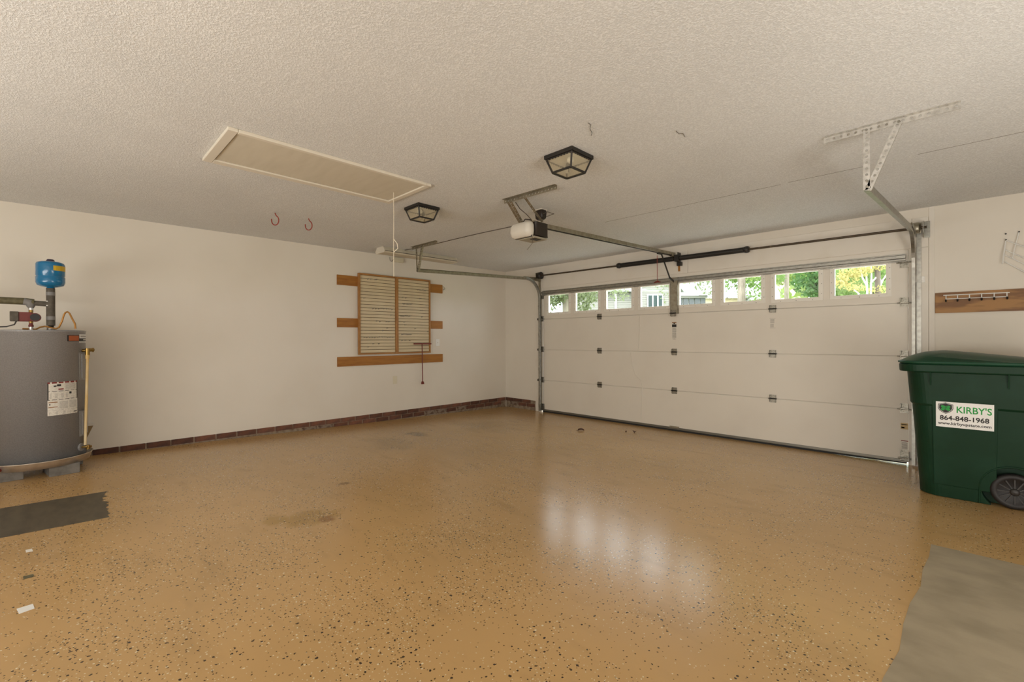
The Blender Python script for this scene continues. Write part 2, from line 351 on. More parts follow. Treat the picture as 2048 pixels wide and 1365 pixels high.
struct(MB().mm((-.15, YB-.1, -.2), (0, .14, H+.1)), 'wall_left', 'wall', 'plain cream left wall behind the water heater', 'wall')
wd = struct(MB().mm((-.1, 0, -.2), (X0, .14, H+.1)).mm((X1, 0, -.2), (XR+.1, .14, H+.1)).mm((X0, 0, 2.15), (X1, .14, H+.1)), 'wall_front', 'wall', 'cream wall around the wide garage door', 'wall')
struct(MB().mm((XR, YB-.1, -.2), (XR+.15, .14, H+.1)), 'wall_right', 'wall', 'cream right wall beside the trash cart', 'wall')
struct(MB().mm((-.1, YB-.15, -.2), (XR+.1, YB, H+.1)), 'wall_back', 'wall', 'cream rear wall opposite the garage door', 'wall')
# painted boards round the opening
struct(MB().mm((.95, -.012, 2.16), (3.53, 0, 2.462)).mm((3.533, -.012, 2.16), (5.80, 0, 2.455)).mm((5.803, -.012, 2.16), (5.922, 0, 2.451)), 'trim_1', 'trimpaint', 'painted header boards above the garage door', 'trim', bevel=.002)
struct(MB().mm((5.776, -.012, .0), (5.922, 0, 2.158)), 'trim_2', 'trimpaint', 'painted jamb board right of the garage door', 'trim', bevel=.002)
struct(MB().mm((5.926, -.007, .0), (5.969, 0, H)), 'trim_3', 'trimpaint', 'narrow painted strip at the drywall edge', 'trim', bevel=.002)
struct(MB().mm((.765, -.012, .0), (.892, 0, 2.158)), 'trim_4', 'trimpaint', 'painted jamb board left of the garage door', 'trim', bevel=.002)

# brick footing showing under the walls
def footing(name, label, p0, d, nrm, length, lower_from, first):
    b = thing(name, label, 'baseboard', p0, kind='structure'); p0, d, nrm = V(p0), V(d), V(nrm)
    lo = MB().prism([p0+nrm*-.03, p0+d*length+nrm*-.03, p0+d*length+nrm*.004, p0+nrm*.004], (0, 0, .177)); lo.build('mortar_bed', 'mortar', b)
    me = MB().mm((-.1, -.03, -.029), (.1, .010, .029)).mesh('brick', 'brick'); mp = me.copy(); mp.materials.clear(); mp.materials.append(MATS['brickpaint'])
    rz = math.atan2(d.y, d.x); rr = random.Random(len(name)); s = first; i = 0
    sgn = 1 if (V((0, 1, 0)).dot(Matrix.Rotation(-rz, 3, 'Z') @ nrm) > 0) else -1
    while s < length-.02:
        for z, off in ((.150, 0), (.085, .106)):
            q = s+off
            if q > length-.09 or (z < .1 and q > lower_from): continue
            w = inst('brick', mp if (z < .1 and rr.random() < .25) or abs(q-3.43) < .1 else me, b, p0+d*q+nrm*(rr.uniform(-.001, .002) - (.005 if z < .1 else 0))+V((0, 0, z)), (0, 0, rz if sgn > 0 else rz+PI))
        s += .2135; i += 1
    return b
footing('baseboard_left', 'row of red footing bricks along the left wall', (0, -.01, 0), (0, -1, 0), (1, 0, 0), 7.5, 3.7, .115)
footing('baseboard_front', 'short row of footing bricks left of garage door', (.012, 0, 0), (1, 0, 0), (0, -1, 0), .745, 9, .10)

# window and side door behind / beside the camera, added unseen to match the fill lights
wb = thing('added_window_1', 'wide white window added in the unseen rear wall', 'window', (4.9, YB, .8), kind='structure')
f = MB()
for x in (2.1, 3.5, 4.9, 6.3, 7.7): f.mm((x-.035, YB, .8), (x+.035, YB+.05, 2.2))
for z in (.82, 1.5, 2.18): f.mm((2.07, YB, z-.03), (7.73, YB+.05, z+.03))
f.build('window_frame', 'whiteframe', wb); MB().mm((2.1, YB, .82), (7.7, YB+.008, 2.18)).build('pane', 'pane', wb)
db = thing('added_door_2', 'white glazed side door added in the unseen right wall', 'door', (XR, -4.0, .1), kind='structure')
f = MB()
for y in (-5.35, -4.0, -2.65): f.mm((XR-.045, y-.05, .1), (XR, y+.05, 2.3))
for z in (.16, 2.26): f.mm((XR-.045, -5.4, z-.06), (XR, -2.6, z+.06))
f.build('door_frame', 'whiteframe', db); MB().mm((XR-.008, -5.3, .2), (XR, -2.7, 2.2)).build('pane', 'pane', db)

# ------------------------------------------------------------------ sectional garage door
gd = thing('door_1', 'wide cream sectional garage door with eight square windows', 'garage door', (3.334, 0, 0), kind='structure')
ZE, S = .040, .533
zs = [.040, .556, 1.089, 1.622, 2.150]
for i in range(3):
    z0, z1 = zs[i], zs[i+1]
    MB().mm((X0+.003, .012, z0), (X1-.003, .045, z1)).mm((X0+.003, 0, z0+.0035), (X1-.003, .013, z1-.0035)).build('door_section', 'doorpaint', gd, bevel=.0015)
ws = [(1.069+.5848*k, 1.511+.5848*k) for k in range(8)]; WZ0, WZ1 = 1.728, 2.028
t = MB()
def slab(x0, x1, z0, z1): t.mm((x0, 0, z0), (x1, .045, z1))
slab(X0+.003, X1-.003, 1.6255, WZ0-.012); t.mm((X0+.003, .02, 1.622), (X1-.003, .045, 1.6256)); slab(X0+.003, X1-.003, WZ1+.012, 2.150)
ed = [X0+.003] + [e for a, b in ws for e in (a-.012, b+.012)] + [X1-.003]
for k in range(0, len(ed), 2): slab(ed[k], ed[k+1], WZ0-.012, WZ1+.012)
t.build('door_section', 'doorpaint', gd)
for a, b in ws:
    fm = MB()
    for (x0, x1, z0, z1) in ((a-.04, a, WZ0-.034, WZ1+.02), (b, b+.04, WZ0-.034, WZ1+.02), (a, b, WZ0-.034, WZ0), (a, b, WZ1, WZ1+.02)):
        fm.mm((x0, -.006, z0), (x1, .004, z1))
    for (x0, x1, z0, z1) in ((a-.012, a+.004, WZ0-.01, WZ1+.01), (b-.004, b+.012, WZ0-.01, WZ1+.01), (a, b, WZ0-.01, WZ0+.004), (a, b, WZ1-.004, WZ1+.01)):
        fm.mm((x0, -.010, z0), (x1, .03, z1))
    fo = fm.build('window_frame', 'whiteframe', gd, bevel=.001)
    MB().mm((a, .020, WZ0), (b, .024, WZ1)).build('pane', 'pane', fo)
    sc = MB()
    for k in range(3):
        x = a+.06+(b-a-.12)*k/2
        for z in (WZ0-.022, WZ1+.013): sc.cyl((x, -.009, z), (x, -.005, z), .0042, 8)
    for z in (WZ0+.04, (WZ0+WZ1)/2, WZ1-.04):
        for x in (a-.026, b+.026): sc.cyl((x, -.009, z), (x, -.005, z), .0042, 8)
    sc.build('frame_screws', 'hinge', fo)
# strut, bottom retainer and seal
st = MB()
for z, h, y in ((2.108, .012, -.012), (2.083, .030, -.035), (2.056, .020, -.016), (2.038, .010, -.008)): st.mm((.93, y, z-h/2), (5.755, .0, z+h/2))
st.build('top_strut', 'galv', gd, bevel=.002)
MB().mm((.93, -.006, .022), (5.76, .045, .050)).build('bottom_retainer', 'retainer', gd, bevel=.002)
MB().prism([(.93, -.004, -.001), (4.9, -.004, -.001), (5.76, -.004, .010), (5.76, -.004, .024), (.93, -.004, .024)], (0, .045, 0)).build('bottom_seal', 'rubber', gd)
# operator bracket over the middle of the top section
ob = MB().mm((3.290, -.034, 1.615), (3.400, -.028, 2.11)).mm((3.290, -.034, 1.615), (3.296, -.0, 2.11)).mm((3.394, -.034, 1.615), (3.400, -.0, 2.11)); ob.build('operator_bracket', 'galvdull', gd, bevel=.002)
# hinges
hg = MB().mm((-.036, -.006, .006), (.036, .0, .045)).mm((-.036, -.006, -.045), (.036, .0, -.006))
pinm = MB().cyl((-.042, -.012, 0), (.042, -.012, 0), .0085, 10).mesh('hinge_pin', 'blackmetal')
for x in (-.034, .031): hg.mm((x, -.018, -.038), (x+.004, 0, .038))
for x in (-.02, .02):
    for z in (.03, -.03): hg.cyl((x, -.011, z), (x, -.005, z), .006, 8)
hgm = hg.mesh('hinge', 'hinge')
for z in (zs[1], zs[2], zs[3]):
    for k in (1, 2, 3):
        q = (X0+1.22*k, -.034 if (k == 2 and z == zs[3]) else 0, z); h = inst('hinge', hgm, gd, q); inst('hinge_pin', pinm, h, q)
eh = MB().mm((-.036, -.005, .008), (.036, 0, .055)).mm((-.036, -.005, -.04), (.036, 0, -.008)).mm((-.03, -.030, -.012), (-.026, 0, .05)).mm((.026, -.030, -.012), (.03, 0, .05)).mm((-.03, -.03, .0), (.03, -.026, .012))
eh.cyl((-.055, -.022, 0), (.075, -.022, 0), .006, 8)
for x in (-.014, .014): eh.cyl((x, -.010, .036), (x, -.004, .036), .006, 8).cyl((x, -.010, -.026), (x, -.004, -.026), .006, 8)
ehm = eh.mesh('end_hinge', 'hinge')
rm = MB().lathe([(.001, -.006), (.022, -.006), (.022, -.002), (.018, 0), (.022, .002), (.022, .006), (.001, .006)], n=16, axis=0).mesh('roller', 'blackmetal')
for z in (zs[1], zs[2], zs[3]):
    for x, sg in ((5.745, 1), (.925, -1)):
        h = inst('end_hinge', ehm, gd, (x, 0, z), (0, 0, 0)); h.scale = (sg, 1, 1)
        inst('roller', rm, gd, (x+sg*.072, -.03, z))
tb = MB().mm((-.035, -.006, -.03), (.035, 0, .03)).mm((-.05, -.03, .026), (.05, 0, .032)).cyl((-.06, -.026, .02), (.07, -.026, .02), .006, 8); tbm = tb.mesh('top_roller_bracket', 'hinge')
for x, sg in ((5.745, 1), (.925, -1)):
    h = inst('top_roller_bracket', tbm, gd, (x, 0, 2.005)); h.scale = (sg, 1, 1)
bb = MB().mm((-.035, -.005, -.05), (.035, 0, .06)).mm((-.035, -.04, -.05), (.035, 0, -.045)).cyl((-.05, -.028, -.02), (.06, -.028, -.02), .008, 8).mm((.03, -.04, -.05), (.035, 0, .05)); bbm = bb.mesh('bottom_bracket', 'hinge')
for x, sg in ((5.745, 1), (.930, -1)):
    h = inst('bottom_bracket', bbm, gd, (x, -.004, .085)); h.scale = (sg, 1, 1)
MB().mm((3.27, -.02, .045), (3.40, 0, .066)).build('step_plate', 'galvdull', gd, bevel=.002)
# stickers
def sticker(x0, x1, z0, z1, bands, m='paper', y=-.0006):
    s = MB().mm((x0, y, z0), (x1, 0, z1)).build('sticker', m, gd)
    for a, b, c, d, mm_ in bands: MB().mm((x0+(x1-x0)*a, y-.0005, z0+(z1-z0)*c), (x0+(x1-x0)*b, y, z0+(z1-z0)*d)).build('sticker_print', mm_, s)
lines = lambda a, b, lo, hi, n: [(a, b, lo+(hi-lo)*(k+.2)/n, lo+(hi-lo)*(k+.7)/n, 'inkgrey') for k in range(n)]
sticker(3.301, 3.365, 1.262, 1.505, [(0, 1, .70, .85, 'inkblack'), (0, 1, .93, .98, 'inkbrown'), (.35, .65, .87, .94, 'inkblack'), (.2, .8, .02, .04, 'inkblack')] + lines(.08, .92, .08, .66, 11))
sticker(4.522, 4.584, 1.392, 1.512, [(0, 1, .97, 1, 'inkgrey'), (0, 1, .0, .03, 'inkgrey')] + lines(.1, .7, .1, .42, 4) + lines(.1, .8, .5, .9, 5), 'doorpaint')
sticker(5.715, 5.772, .352, .415, [(0, 1, 0, 1, 'tan'), (.1, .5, .15, .4, 'inkbrown')] + [(.1, .9, .7, .8, 'paper')])
sticker(5.718, 5.772, .14, .242, [(0, 1, .9, .98, 'inkred')] + lines(.1, .9, .15, .8, 6))
# pale cord tacked to the panels
ck = [(1279, 630), (1279, 660), (1277, 703)], [(1261, 706), (1264, 730), (1270, 750), (1282, 762), (1284, 775), (1283, 805), (1282, 842)]
for pts in ck: MB().tube([onplane(1, -.003, *q) for q in pts], .0045, 8).build('white_cord', 'doorpaint', gd)

# ------------------------------------------------------------------ tracks
def track(side):
    if side == 'R':
        xv, zt, end, hx = 5.822, 2.292, V((5.770, -2.56, 2.185)), (5.548, 6.172); lab = 'galvanized door track curving up beside the trash cart'; out = 1
    else:
        xv, zt, end, hx = .905, 2.303, V((.915, -2.55, 2.214)), (.787, 1.365); lab = 'galvanized door track curving back below fluorescent fixture'; out = -1
    tr = thing('door_track', lab, 'door track', (xv, -.05, 0), 'garage door tracks')
    yv = -.055; R = .33; zc = zt-R
    path = [V((xv, yv, .02)), V((xv, yv, 1.84))], [V((xv, yv-R*(1-math.cos(a)), zc+R*math.sin(a))) for a in [k*PI/2/10 for k in range(11)]]
    curve = [V((xv, yv, 1.84))] + path[1]
    hz = [path[1][-1], end]
    def rail(pts, name, m):
        rings = []
        for i, p in enumerate(pts):
            tdir = (pts[min(i+1, len(pts)-1)]-pts[max(i-1, 0)]).normalized(); sx = V((1, 0, 0)); nn = tdir.cross(sx).normalized()   # nn across the track, in the vertical plane
            prof = [(-out*.024, -.026), (-out*.024, -.018), (-out*.030, -.014), (out*.004, -.026), (out*.010, -.020), (out*.010, .020), (out*.004, .026), (-out*.020, .026), (-out*.030, .014), (-out*.024, .018)]
            prof = [(-out*.018, -.024), (out*.008, -.024), (out*.010, -.02), (out*.010, .02), (out*.008, .024), (-out*.018, .024), (-out*.018, .021), (out*.004, .021), (out*.0065, .018), (out*.0065, -.018), (out*.004, -.021), (-out*.018, -.021)]
            rings.append([p + sx*a + nn*b for a, b in prof])
        return MB().loft(rings, True, False).build(name, m, tr)
    rail(path[0], 'vertical_rail', 'galv'); rail(curve, 'curved_rail', 'galv'); rail(hz, 'horizontal_rail', 'galv' if side == 'R' else 'galvdull')
    # angle running along the horizontal rail
    # jamb brackets
    for z in (.10, .75, 1.36, 1.84) if side == 'L' else (.10, 1.0, 1.845):
        jb = MB().mm((xv+out*.004 if out > 0 else xv-.07, -.014, z-.03), (xv+.075 if out > 0 else xv-.004, -.010, z+.03)).mm((xv+(.008 if out > 0 else -.014), -.06, z-.03), (xv+(.014 if out > 0 else -.008), -.010, z+.03))
        jb.cyl((xv+out*.045, -.020, z), (xv+out*.045, -.010, z), .008, 8); jb.build('jamb_bracket', 'zincpale' if side == 'R' else 'hinge', tr, bevel=.001)
    # flag bracket joining rail and header
    xf = xv+out*.013
    fb = MB().prism([(xf, -.012, zt-.03), (xf, -.44, zt+.005), (xf, -.44, zt+.035), (xf, -.012, zt+.045)], (out*.003, 0, 0)); fb.mm((min(xv+out*.014, xv+out*.05), -.026, .05), (max(xv+out*.014, xv+out*.05), -.012, zt+.02))
    fb.build('flag_bracket', 'galv' if side == 'R' else 'galvdull', tr)
    # perforated hanger hung from the ceiling
    m1, yb = ('zincpale' if side == 'R' else 'galvdull'), end.y
    a = MB(); perf(a, (hx[0], yb, H-.002), (hx[1], yb, H-.002), (0, -1, 0), .032, hr=.007); perf(a, (hx[0], yb, H-.002), (hx[1], yb, H-.002), (0, 0, -1), .034)
    solid(a.build('hanger_angle', m1, tr))
    xa, xb = (end.x-.004, end.x+.145) if side == 'R' else (end.x-.02, end.x+.11)
    for xs_, nm in ((xa, 0), (xb, 1)):
        a = MB(); top = V((xs_, yb-.006, H-.02)); bot = V((end.x+(-.004 if nm == 0 else .004), yb-.006, end.z-.02))
        perf(a, top+V((-.015, 0, 0)), bot+V((-.015, 0, 0)), (1, 0, 0), .032, hr=.0078); perf(a, top+V((-.015 if nm == 0 else .016, 0, 0)), bot+V((-.015 if nm == 0 else .016, 0, 0)), (0, 1, 0), .022, hr=.004)
        solid(a.build('hanger_strap', m1, tr))
    for q in (V((xa, yb, H-.022)), V((xb, yb, H-.022)), V((end.x, yb, end.z-.005)), V((end.x, yb, end.z+.03))): MB().cyl(q+V((0, -.014, 0)), q+V((0, .010, 0)), .007, 8).build('bolt', 'hinge', tr)
    return tr
track('R'); track('L')

# ------------------------------------------------------------------ torsion springs and shaft
ts = thing('torsion_spring_assembly', 'dark torsion shaft with two black coil springs above garage door', 'spring shaft', (3.4, -.1, 2.2))
def sh(x): return V((x, -.10, 2.372-.0068*(x-.9)))
MB().cyl(sh(.87), sh(5.915), .0125, 14).build('shaft', 'shaft', ts)
for xa, xb in ((2.545, 3.395), (3.465, 4.285)):
    n = int((xb-xa)/.0066); prof = []
    for k in range(n): prof += [(.030, k*.0066), (.0335, k*.0066+.0033)]
    o = MB().lathe(prof, (0, 0, 0), 14, 0)
    for v in o.v: v += sh(xa) + V((0, 0, -.0068*v.x))
    o.build('coil_spring', 'springblack', ts)
for x, s in ((2.53, 1), (4.295, -1)): MB().lathe([(.001, -.03*s), (.036, -.03*s), (.041, -.012*s), (.041, .004*s), (.034, .03*s), (.001, .03*s)], sh(x), 14, 0).mm(sh(x)+V((-.02, -.045, -.008)), sh(x)+V((-.002, .045, .008))).build('winding_cone', 'springblack', ts)
cb = MB().mm(sh(3.43)+V((-.03, -.045, -.045)), sh(3.43)+V((.03, .03, .045))); cb.mm((3.40, -.07, 2.26), (3.46, -.012, 2.31)).mm((3.425, -.10, 2.30), (3.435, -.012, 2.44)); cb.build('center_bearing_bracket', 'blackmetal', ts, bevel=.004)
MB().mm((3.40, -.022, 2.19), (3.425, -.012, 2.33)).build('header_tag', 'board', ts)
for x, s, m_ in ((.955, 1, 'blackmetal'), (5.835, -1, 'galvdull')):
    c = sh(x); d = MB().lathe([(.001, -.035*s), (.028, -.035*s), (.05, -.028*s), (.055, -.02*s), (.052, .02*s), (.062, .024*s), (.062, .034*s), (.001, .034*s)], c, 18, 0)
    for k in range(5): a = k*2*PI/5; d.beam(c+V((-.03*s, 0, 0)), c+V((-.03*s, .05*math.cos(a), .05*math.sin(a))), .008, .02, (1, 0, 0))
    d.build('cable_drum', m_, ts)
    xo = x-s*.055
    MB().prism([(xo, -.012, c.z-.09), (xo, -.14, c.z-.06), (xo, -.15, c.z+.05), (xo, -.012, c.z+.08)], (.003, 0, 0)).mm((min(xo, xo-s*.045), -.015, c.z-.09), (max(xo, xo-s*.045), -.012, c.z+.07)).build('end_bearing_plate', 'galv' if s < 0 else 'galvdull', ts)
    MB().tube([(x+s*.03, -.055, c.z-.02), (x+s*.02, -.03, 1.0), (x+s*.01, -.02, .1)], .0016, 5).build('lift_cable', 'steel', ts)

# ------------------------------------------------------------------ garage door opener
go = thing('garage_door_opener', 'garage door opener motor hanging from ceiling with long rail', 'door opener', (3.335, -2.9, 2.2))
def rr_box(x0, x1, y0, y1, z, r, n=5):
    pts = []
    for cx, cy, a0 in ((x1-r, y1-r, 0), (x0+r, y1-r, PI/2), (x0+r, y0+r, PI), (x1-r, y0+r, 3*PI/2)):
        for k in range(n+1): a = a0 + k*PI/2/n; pts.append(V((cx+r*math.cos(a), cy+r*math.sin(a), z)))
    return pts
MB().loft([rr_box(3.225, 3.452, -2.965, -2.79, z, r) for z, r in ((2.212, .02), (2.205+.02, .028), (2.325, .028), (2.335, .02))]).build('motor_housing', 'openerblack', go)
le = [rr_box(3.195+a, 3.448-a, -3.065+b, -2.962, z, .045) for z, a, b in ((2.198, .03, .035), (2.212, .008, .012), (2.25, 0, 0), (2.30, .002, .004), (2.325, .012, .015), (2.332, .03, .03))]
MB().loft(le).build('light_lens', 'lens', go)
MB().mm((3.25, -2.98, 2.190), (3.44, -2.80, 2.206)).build('bottom_tray', 'openergrey', go, bevel=.004)
MB().mm((3.36, -2.95, 2.186), (3.42, -2.86, 2.192)).build('button_panel', 'blackmetal', go)
MB().mm((3.25, -2.97, 2.333), (3.43, -2.80, 2.347)).build('mount_plate', 'galvdull', go, bevel=.003)
MB().tube([(3.29, -2.97, 2.35), (3.33, -2.98, 2.372), (3.37, -2.95, 2.365), (3.36, -2.9, 2.35)], .005, 6).build('wire_bundle', 'blackmetal', go)
r1, r2 = V((3.335, -2.80, 2.352)), V((3.335, -.05, 2.432))
MB().beam(r1, r2, .030, .042).build('rail', 'galvdull', go, bevel=.003)
MB().beam(r1+V((0, 0, -.026)), r2+V((0, 0, -.026)), .012, .008).build('belt', 'blackmetal', go)
MB().mm((3.31, -.09, 2.40), (3.36, -.012, 2.45)).build('header_bracket', 'galvdull', go, bevel=.003)
ty = -.42; tz = r1.z+(r2.z-r1.z)*(ty-r1.y)/(r2.y-r1.y)
MB().mm((3.318, ty-.05, tz-.042), (3.352, ty+.05, tz-.018)).build('trolley', 'blackmetal', go, bevel=.004)
MB().beam((3.345, -.40, 2.40), (3.345, -.15, 2.09), .028, .006, (1, 0, 0)).beam((3.345, -.17, 2.10), (3.345, -.03, 2.055), .028, .006, (1, 0, 0)).build('door_arm', 'blackmetal', go)
cdd = MB().tube([(3.30, -.42, 2.37), (3.30, -.42, 2.02)], .0035, 6); cdd.build('release_cord', 'hookred', go)
MB().tube([(3.255, -.42, 2.012), (3.285, -.42, 2.022), (3.315, -.42, 2.022), (3.345, -.42, 2.012)], [.007, .011, .011, .007], 8).build('release_handle', 'redpaint', go)
a = MB(); perf(a, (3.205, -3.125, H-.002), (3.80, -3.095, H-.002), (0, -1, 0), .03); perf(a, (3.205, -3.125, H-.002), (3.80, -3.095, H-.002), (0, 0, -1), .034); solid(a.build('ceiling_angle', 'galvdull', go))
for xt, yt, xb_, yb_, n in ((3.235, -3.12, 3.225, -2.93, 2), (3.44, -3.115, 3.455, -2.90, 1)):
    for k in range(n):
        a = MB(); p0 = V((xt+.035*k, yt, H-.03)); p1 = V((xb_+.03*k, yb_, 2.335)); perf(a, p0, p1, (1, .2, 0), .024, hr=.005); solid(a.build('hanger_strap', 'galvdull', go))
MB().tube([PX(1031, 405, 4.25), PX(1040, 418, 4.22), PX(1052, 428, 4.2), PX(1063, 440, 4.15)], .004, 6).build('lamp_wire', 'wire', go)
MB().tube([PX(1064, 473, 4.1), PX(1066, 485, 4.1), PX(1060, 493, 4.1), PX(1054, 500, 4.1)], .002, 5).build('antenna_wire', 'wire', go)

# black plug-in adapter in the ceiling receptacle next to the opener
ot = thing('ceiling_outlet', 'black plug in a cream ceiling receptacle beside the opener', 'outlet', (3.22, -2.63, H))
MB().mm((3.15, -2.69, H-.010), (3.27, -2.60, H)).build('cover_plate', 'hatchtrim', ot, bevel=.002)
MB().loft([rr_box(3.18-a, 3.27+a, -2.68-a, -2.61+a, z, .012) for z, a in ((H-.10, -.012), (H-.085, 0), (H-.03, .004), (H-.008, 0))]).build('plug_adapter', 'openerblack', ot)
MB().tube([onplane(2, H-.07, *q) for q in ((1087, 428), (1095, 424), (1108, 428), (1095, 433), (1080, 436))], .003, 6).build('wire', 'wire', ot)

# thin cable stapled along the ceiling
tag(MB().tube([onplane(2, H-.005, *q) for q in ((806, 501), (826, 498), (860, 491), (900, 481), (960, 467), (1026, 453))], .004, 6).build('ceiling_cable', 'wire', org=(1.5, -2.4, H)), 'thin dark cable running along the ceiling to the opener', 'cable')
wz = []
# ------------------------------------------------------------------ lantern lights
def lantern(cx, cy, label):
    L_ = thing('ceiling_light', label, 'ceiling light', (cx, cy, H), 'black lantern ceiling lights')
    a, b, zt, zb = .122, .080, H-.028, H-.118
    c = MB().mm((cx-a, cy-a, H-.026), (cx+a, cy+a, H)); n = 9
    for k in range(n):                                  # scalloped skirt
        t0, t1 = -a*.93+2*a*.93*k/n, -a*.93+2*a*.93*(k+1)/n; e = a*.94
        sc_ = lambda f_: [f_(t0, H-.026), f_(t1, H-.026), f_(t1, H-.033), f_((t0+t1)/2+(t1-t0)*.25, H-.039), f_((t0+t1)/2, H-.041), f_((t0+t1)/2-(t1-t0)*.25, H-.039), f_(t0, H-.033)]
        for sg in (-1, 1):
            c.prism(sc_(lambda q, z: V((cx+q, cy+sg*e, z))), (0, -.003*sg, 0)); c.prism(sc_(lambda q, z: V((cx+sg*e, cy+q, z))), (-.003*sg, 0, 0))
    c.build('canopy', 'blackmetal', L_, bevel=.003)
    fr = MB(); tp = [V((cx+i*a*.9, cy+j*a*.9, zt)) for i, j in ((-1, -1), (1, -1), (1, 1), (-1, 1))]; bt = [V((cx+i*b, cy+j*b, zb)) for i, j in ((-1, -1), (1, -1), (1, 1), (-1, 1))]
    for k in range(4):
        fr.beam(tp[k], bt[k], .012, .012, (1, 1, 0)); fr.beam(bt[k], bt[(k+1) % 4], .012, .012)
    fr.build('frame', 'blackmetal', L_)
    MB().mm((cx-a*.86, cy-a*.86, H-.031), (cx+a*.86, cy+a*.86, H-.0265)).build('reflector', 'white', L_)
    for k in range(4):
        q = [tp[k], tp[(k+1) % 4], bt[(k+1) % 4], bt[k]]; cc = V((cx, cy, (zt+zb)/2)); MB().prism(q, (cc-sum(q, V())/4).normalized()*.003).build('glass_pane', 'lampglass', L_)
    MB().prism(bt, (0, 0, .003)).build('glass_pane', 'lampglass', L_)
    for s in (-1, 1):
        p = V((cx+s*.045, cy-s*.045, H-.055)); d = V((s*.3, -s*.3, -.15)).normalized()
        so_ = MB().cyl(p-d*.03, p, .017, 12).build('socket', 'socket', L_)
        MB().tube([p, p+d*.012, p+d*.03, p+d*.045, p+d*.055], [.012, .018, .024, .018, .004], 14).build('bulb', 'bulb', L_)
    MB().cyl((cx, cy, H-.02), (cx, cy, zb+.004), .004, 8).build('center_rod', 'socket', L_)
lantern(4.237, -3.497, 'black lantern ceiling light between the opener and attic hatch')
lantern(2.478, -3.525, 'black lantern ceiling light at the end of attic hatch')

# ------------------------------------------------------------------ attic hatch
ah = thing('attic_hatch', 'painted attic hatch with wood trim in the ceiling', 'attic hatch', (2.75, -4.57, H))
hx0, hx1, hy0, hy1 = 2.425, 3.095, -5.298, -3.845
for a, b in (((hx0, hy0+.0575), (hx0+.065, hy1-.0455)), ((hx1-.035, hy0+.0575), (hx1, hy1-.0455)), ((hx0, hy0), (hx1, hy0+.057)), ((hx0, hy1-.045), (hx1, hy1))):
    MB().mm((a[0], a[1], H-.022), (b[0], b[1], H)).build('hatch_trim', 'hatchtrim', ah, bevel=.004)
MB().mm((hx0+.068, hy0+.064, H-.012), (hx1-.038, hy1-.047, H)).build('hatch_panel', 'hatchpaint', ah)
MB().mm((hx0+.068, hy0+.0575, H-.003), (hx1-.038, hy0+.0635, H)).build('hinge_gap', 'seam', ah)
cp = onplane(2, H-.012, 787, 385)
cdd = MB().tube([cp, cp+V((.004, 0, -.2)), cp+V((-.003, 0, -.45)), cp+V((0, 0, -.72))], .003, 6).tube([cp+V((.002, 0, -.40)), cp+V((.022, .02, -.44)), cp+V((.026, .024, -.48)), cp+V((.002, .002, -.51))], .004, 6); cdd.build('pull_cord', 'cordwhite', ah)

# red bicycle hooks
for q, lab in (((1.30, -4.47), 'red screw-in ceiling hook nearer the water heater'), ((1.32, -4.15), 'red screw-in ceiling hook nearer the garage door')):
    x, y = q; e = (rt*-1).copy(); e.z = 0; e.normalize(); z0 = H
    pts = [V((x, y, z0+.01)), V((x, y, z0-.008))]
    for k in range(13): a = math.radians(70-k*21); pts.append(V((x, y, z0-.075)) + e*(-.036*math.cos(a)) + V((0, 0, .048*math.sin(a))))
    pts.append(pts[-1]+V((0, 0, .012)))
    tag(MB().tube(pts, [.003]+[.0052]*(len(pts)-1), 8).build('ceiling_hook', 'hookred', org=(x, y, z0)), lab, 'hook', 'red ceiling hooks')
# little hair-like wires left in the ceiling
for pts, lab in ((((1176, 246), (1182, 250), (1180, 258), (1184, 266), (1182, 272)), 'thin brown wire end poking from the ceiling above lantern'), (((1352, 262), (1358, 268), (1366, 267), (1370, 274)), 'tiny curled wire end on the ceiling')):
    tag(MB().tube([onplane(2, H-.006, *q) for q in pts], .0016, 5).build('wire_stub', 'wire', org=onplane(2, H, *pts[0])), lab, 'wire')

# ------------------------------------------------------------------ fluorescent fixture + box on the left wall
ff = thing('fluorescent_fixture', 'long white fluorescent fixture on ceiling by left wall', 'light fixture', (.48, -2.2, H))
MB().prism([(.40, -2.86, H), (.56, -2.86, H), (.60, -2.86, H-.055), (.575, -2.86, H-.078), (.385, -2.86, H-.078), (.36, -2.86, H-.055)], (0, 1.24, 0)).build('housing', 'hatchpaint', ff, bevel=.003)
MB().mm((.355, -2.865, H-.062), (.605, -1.615, H-.056)).build('lens_rim', 'wire', ff)
for y in (-2.872, -1.622): MB().prism([(.395, y, H), (.565, y, H), (.607, y, H-.055), (.58, y, H-.083), (.38, y, H-.083), (.353, y, H-.055)], (0, .012, 0)).build('end_plate', 'hatchtrim', ff)
bx = thing('junction_box', 'small cream outlet box on wall under the fluorescent fixture', 'outlet', (.0, -2.31, 2.5))
MB().mm((0, -2.40, 2.458), (.045, -2.225, 2.53)).build('box', 'beige', bx, bevel=.004)
MB().mm((.044, -2.33, 2.485), (.047, -2.29, 2.505)).build('receptacle', 'beige', bx)
MB().tube([(.03, -2.46, 2.52), (.03, -2.455, 2.47), (.03, -2.435, 2.455), (.03, -2.40, 2.49)], .003, 6).build('wire', 'wire', bx)

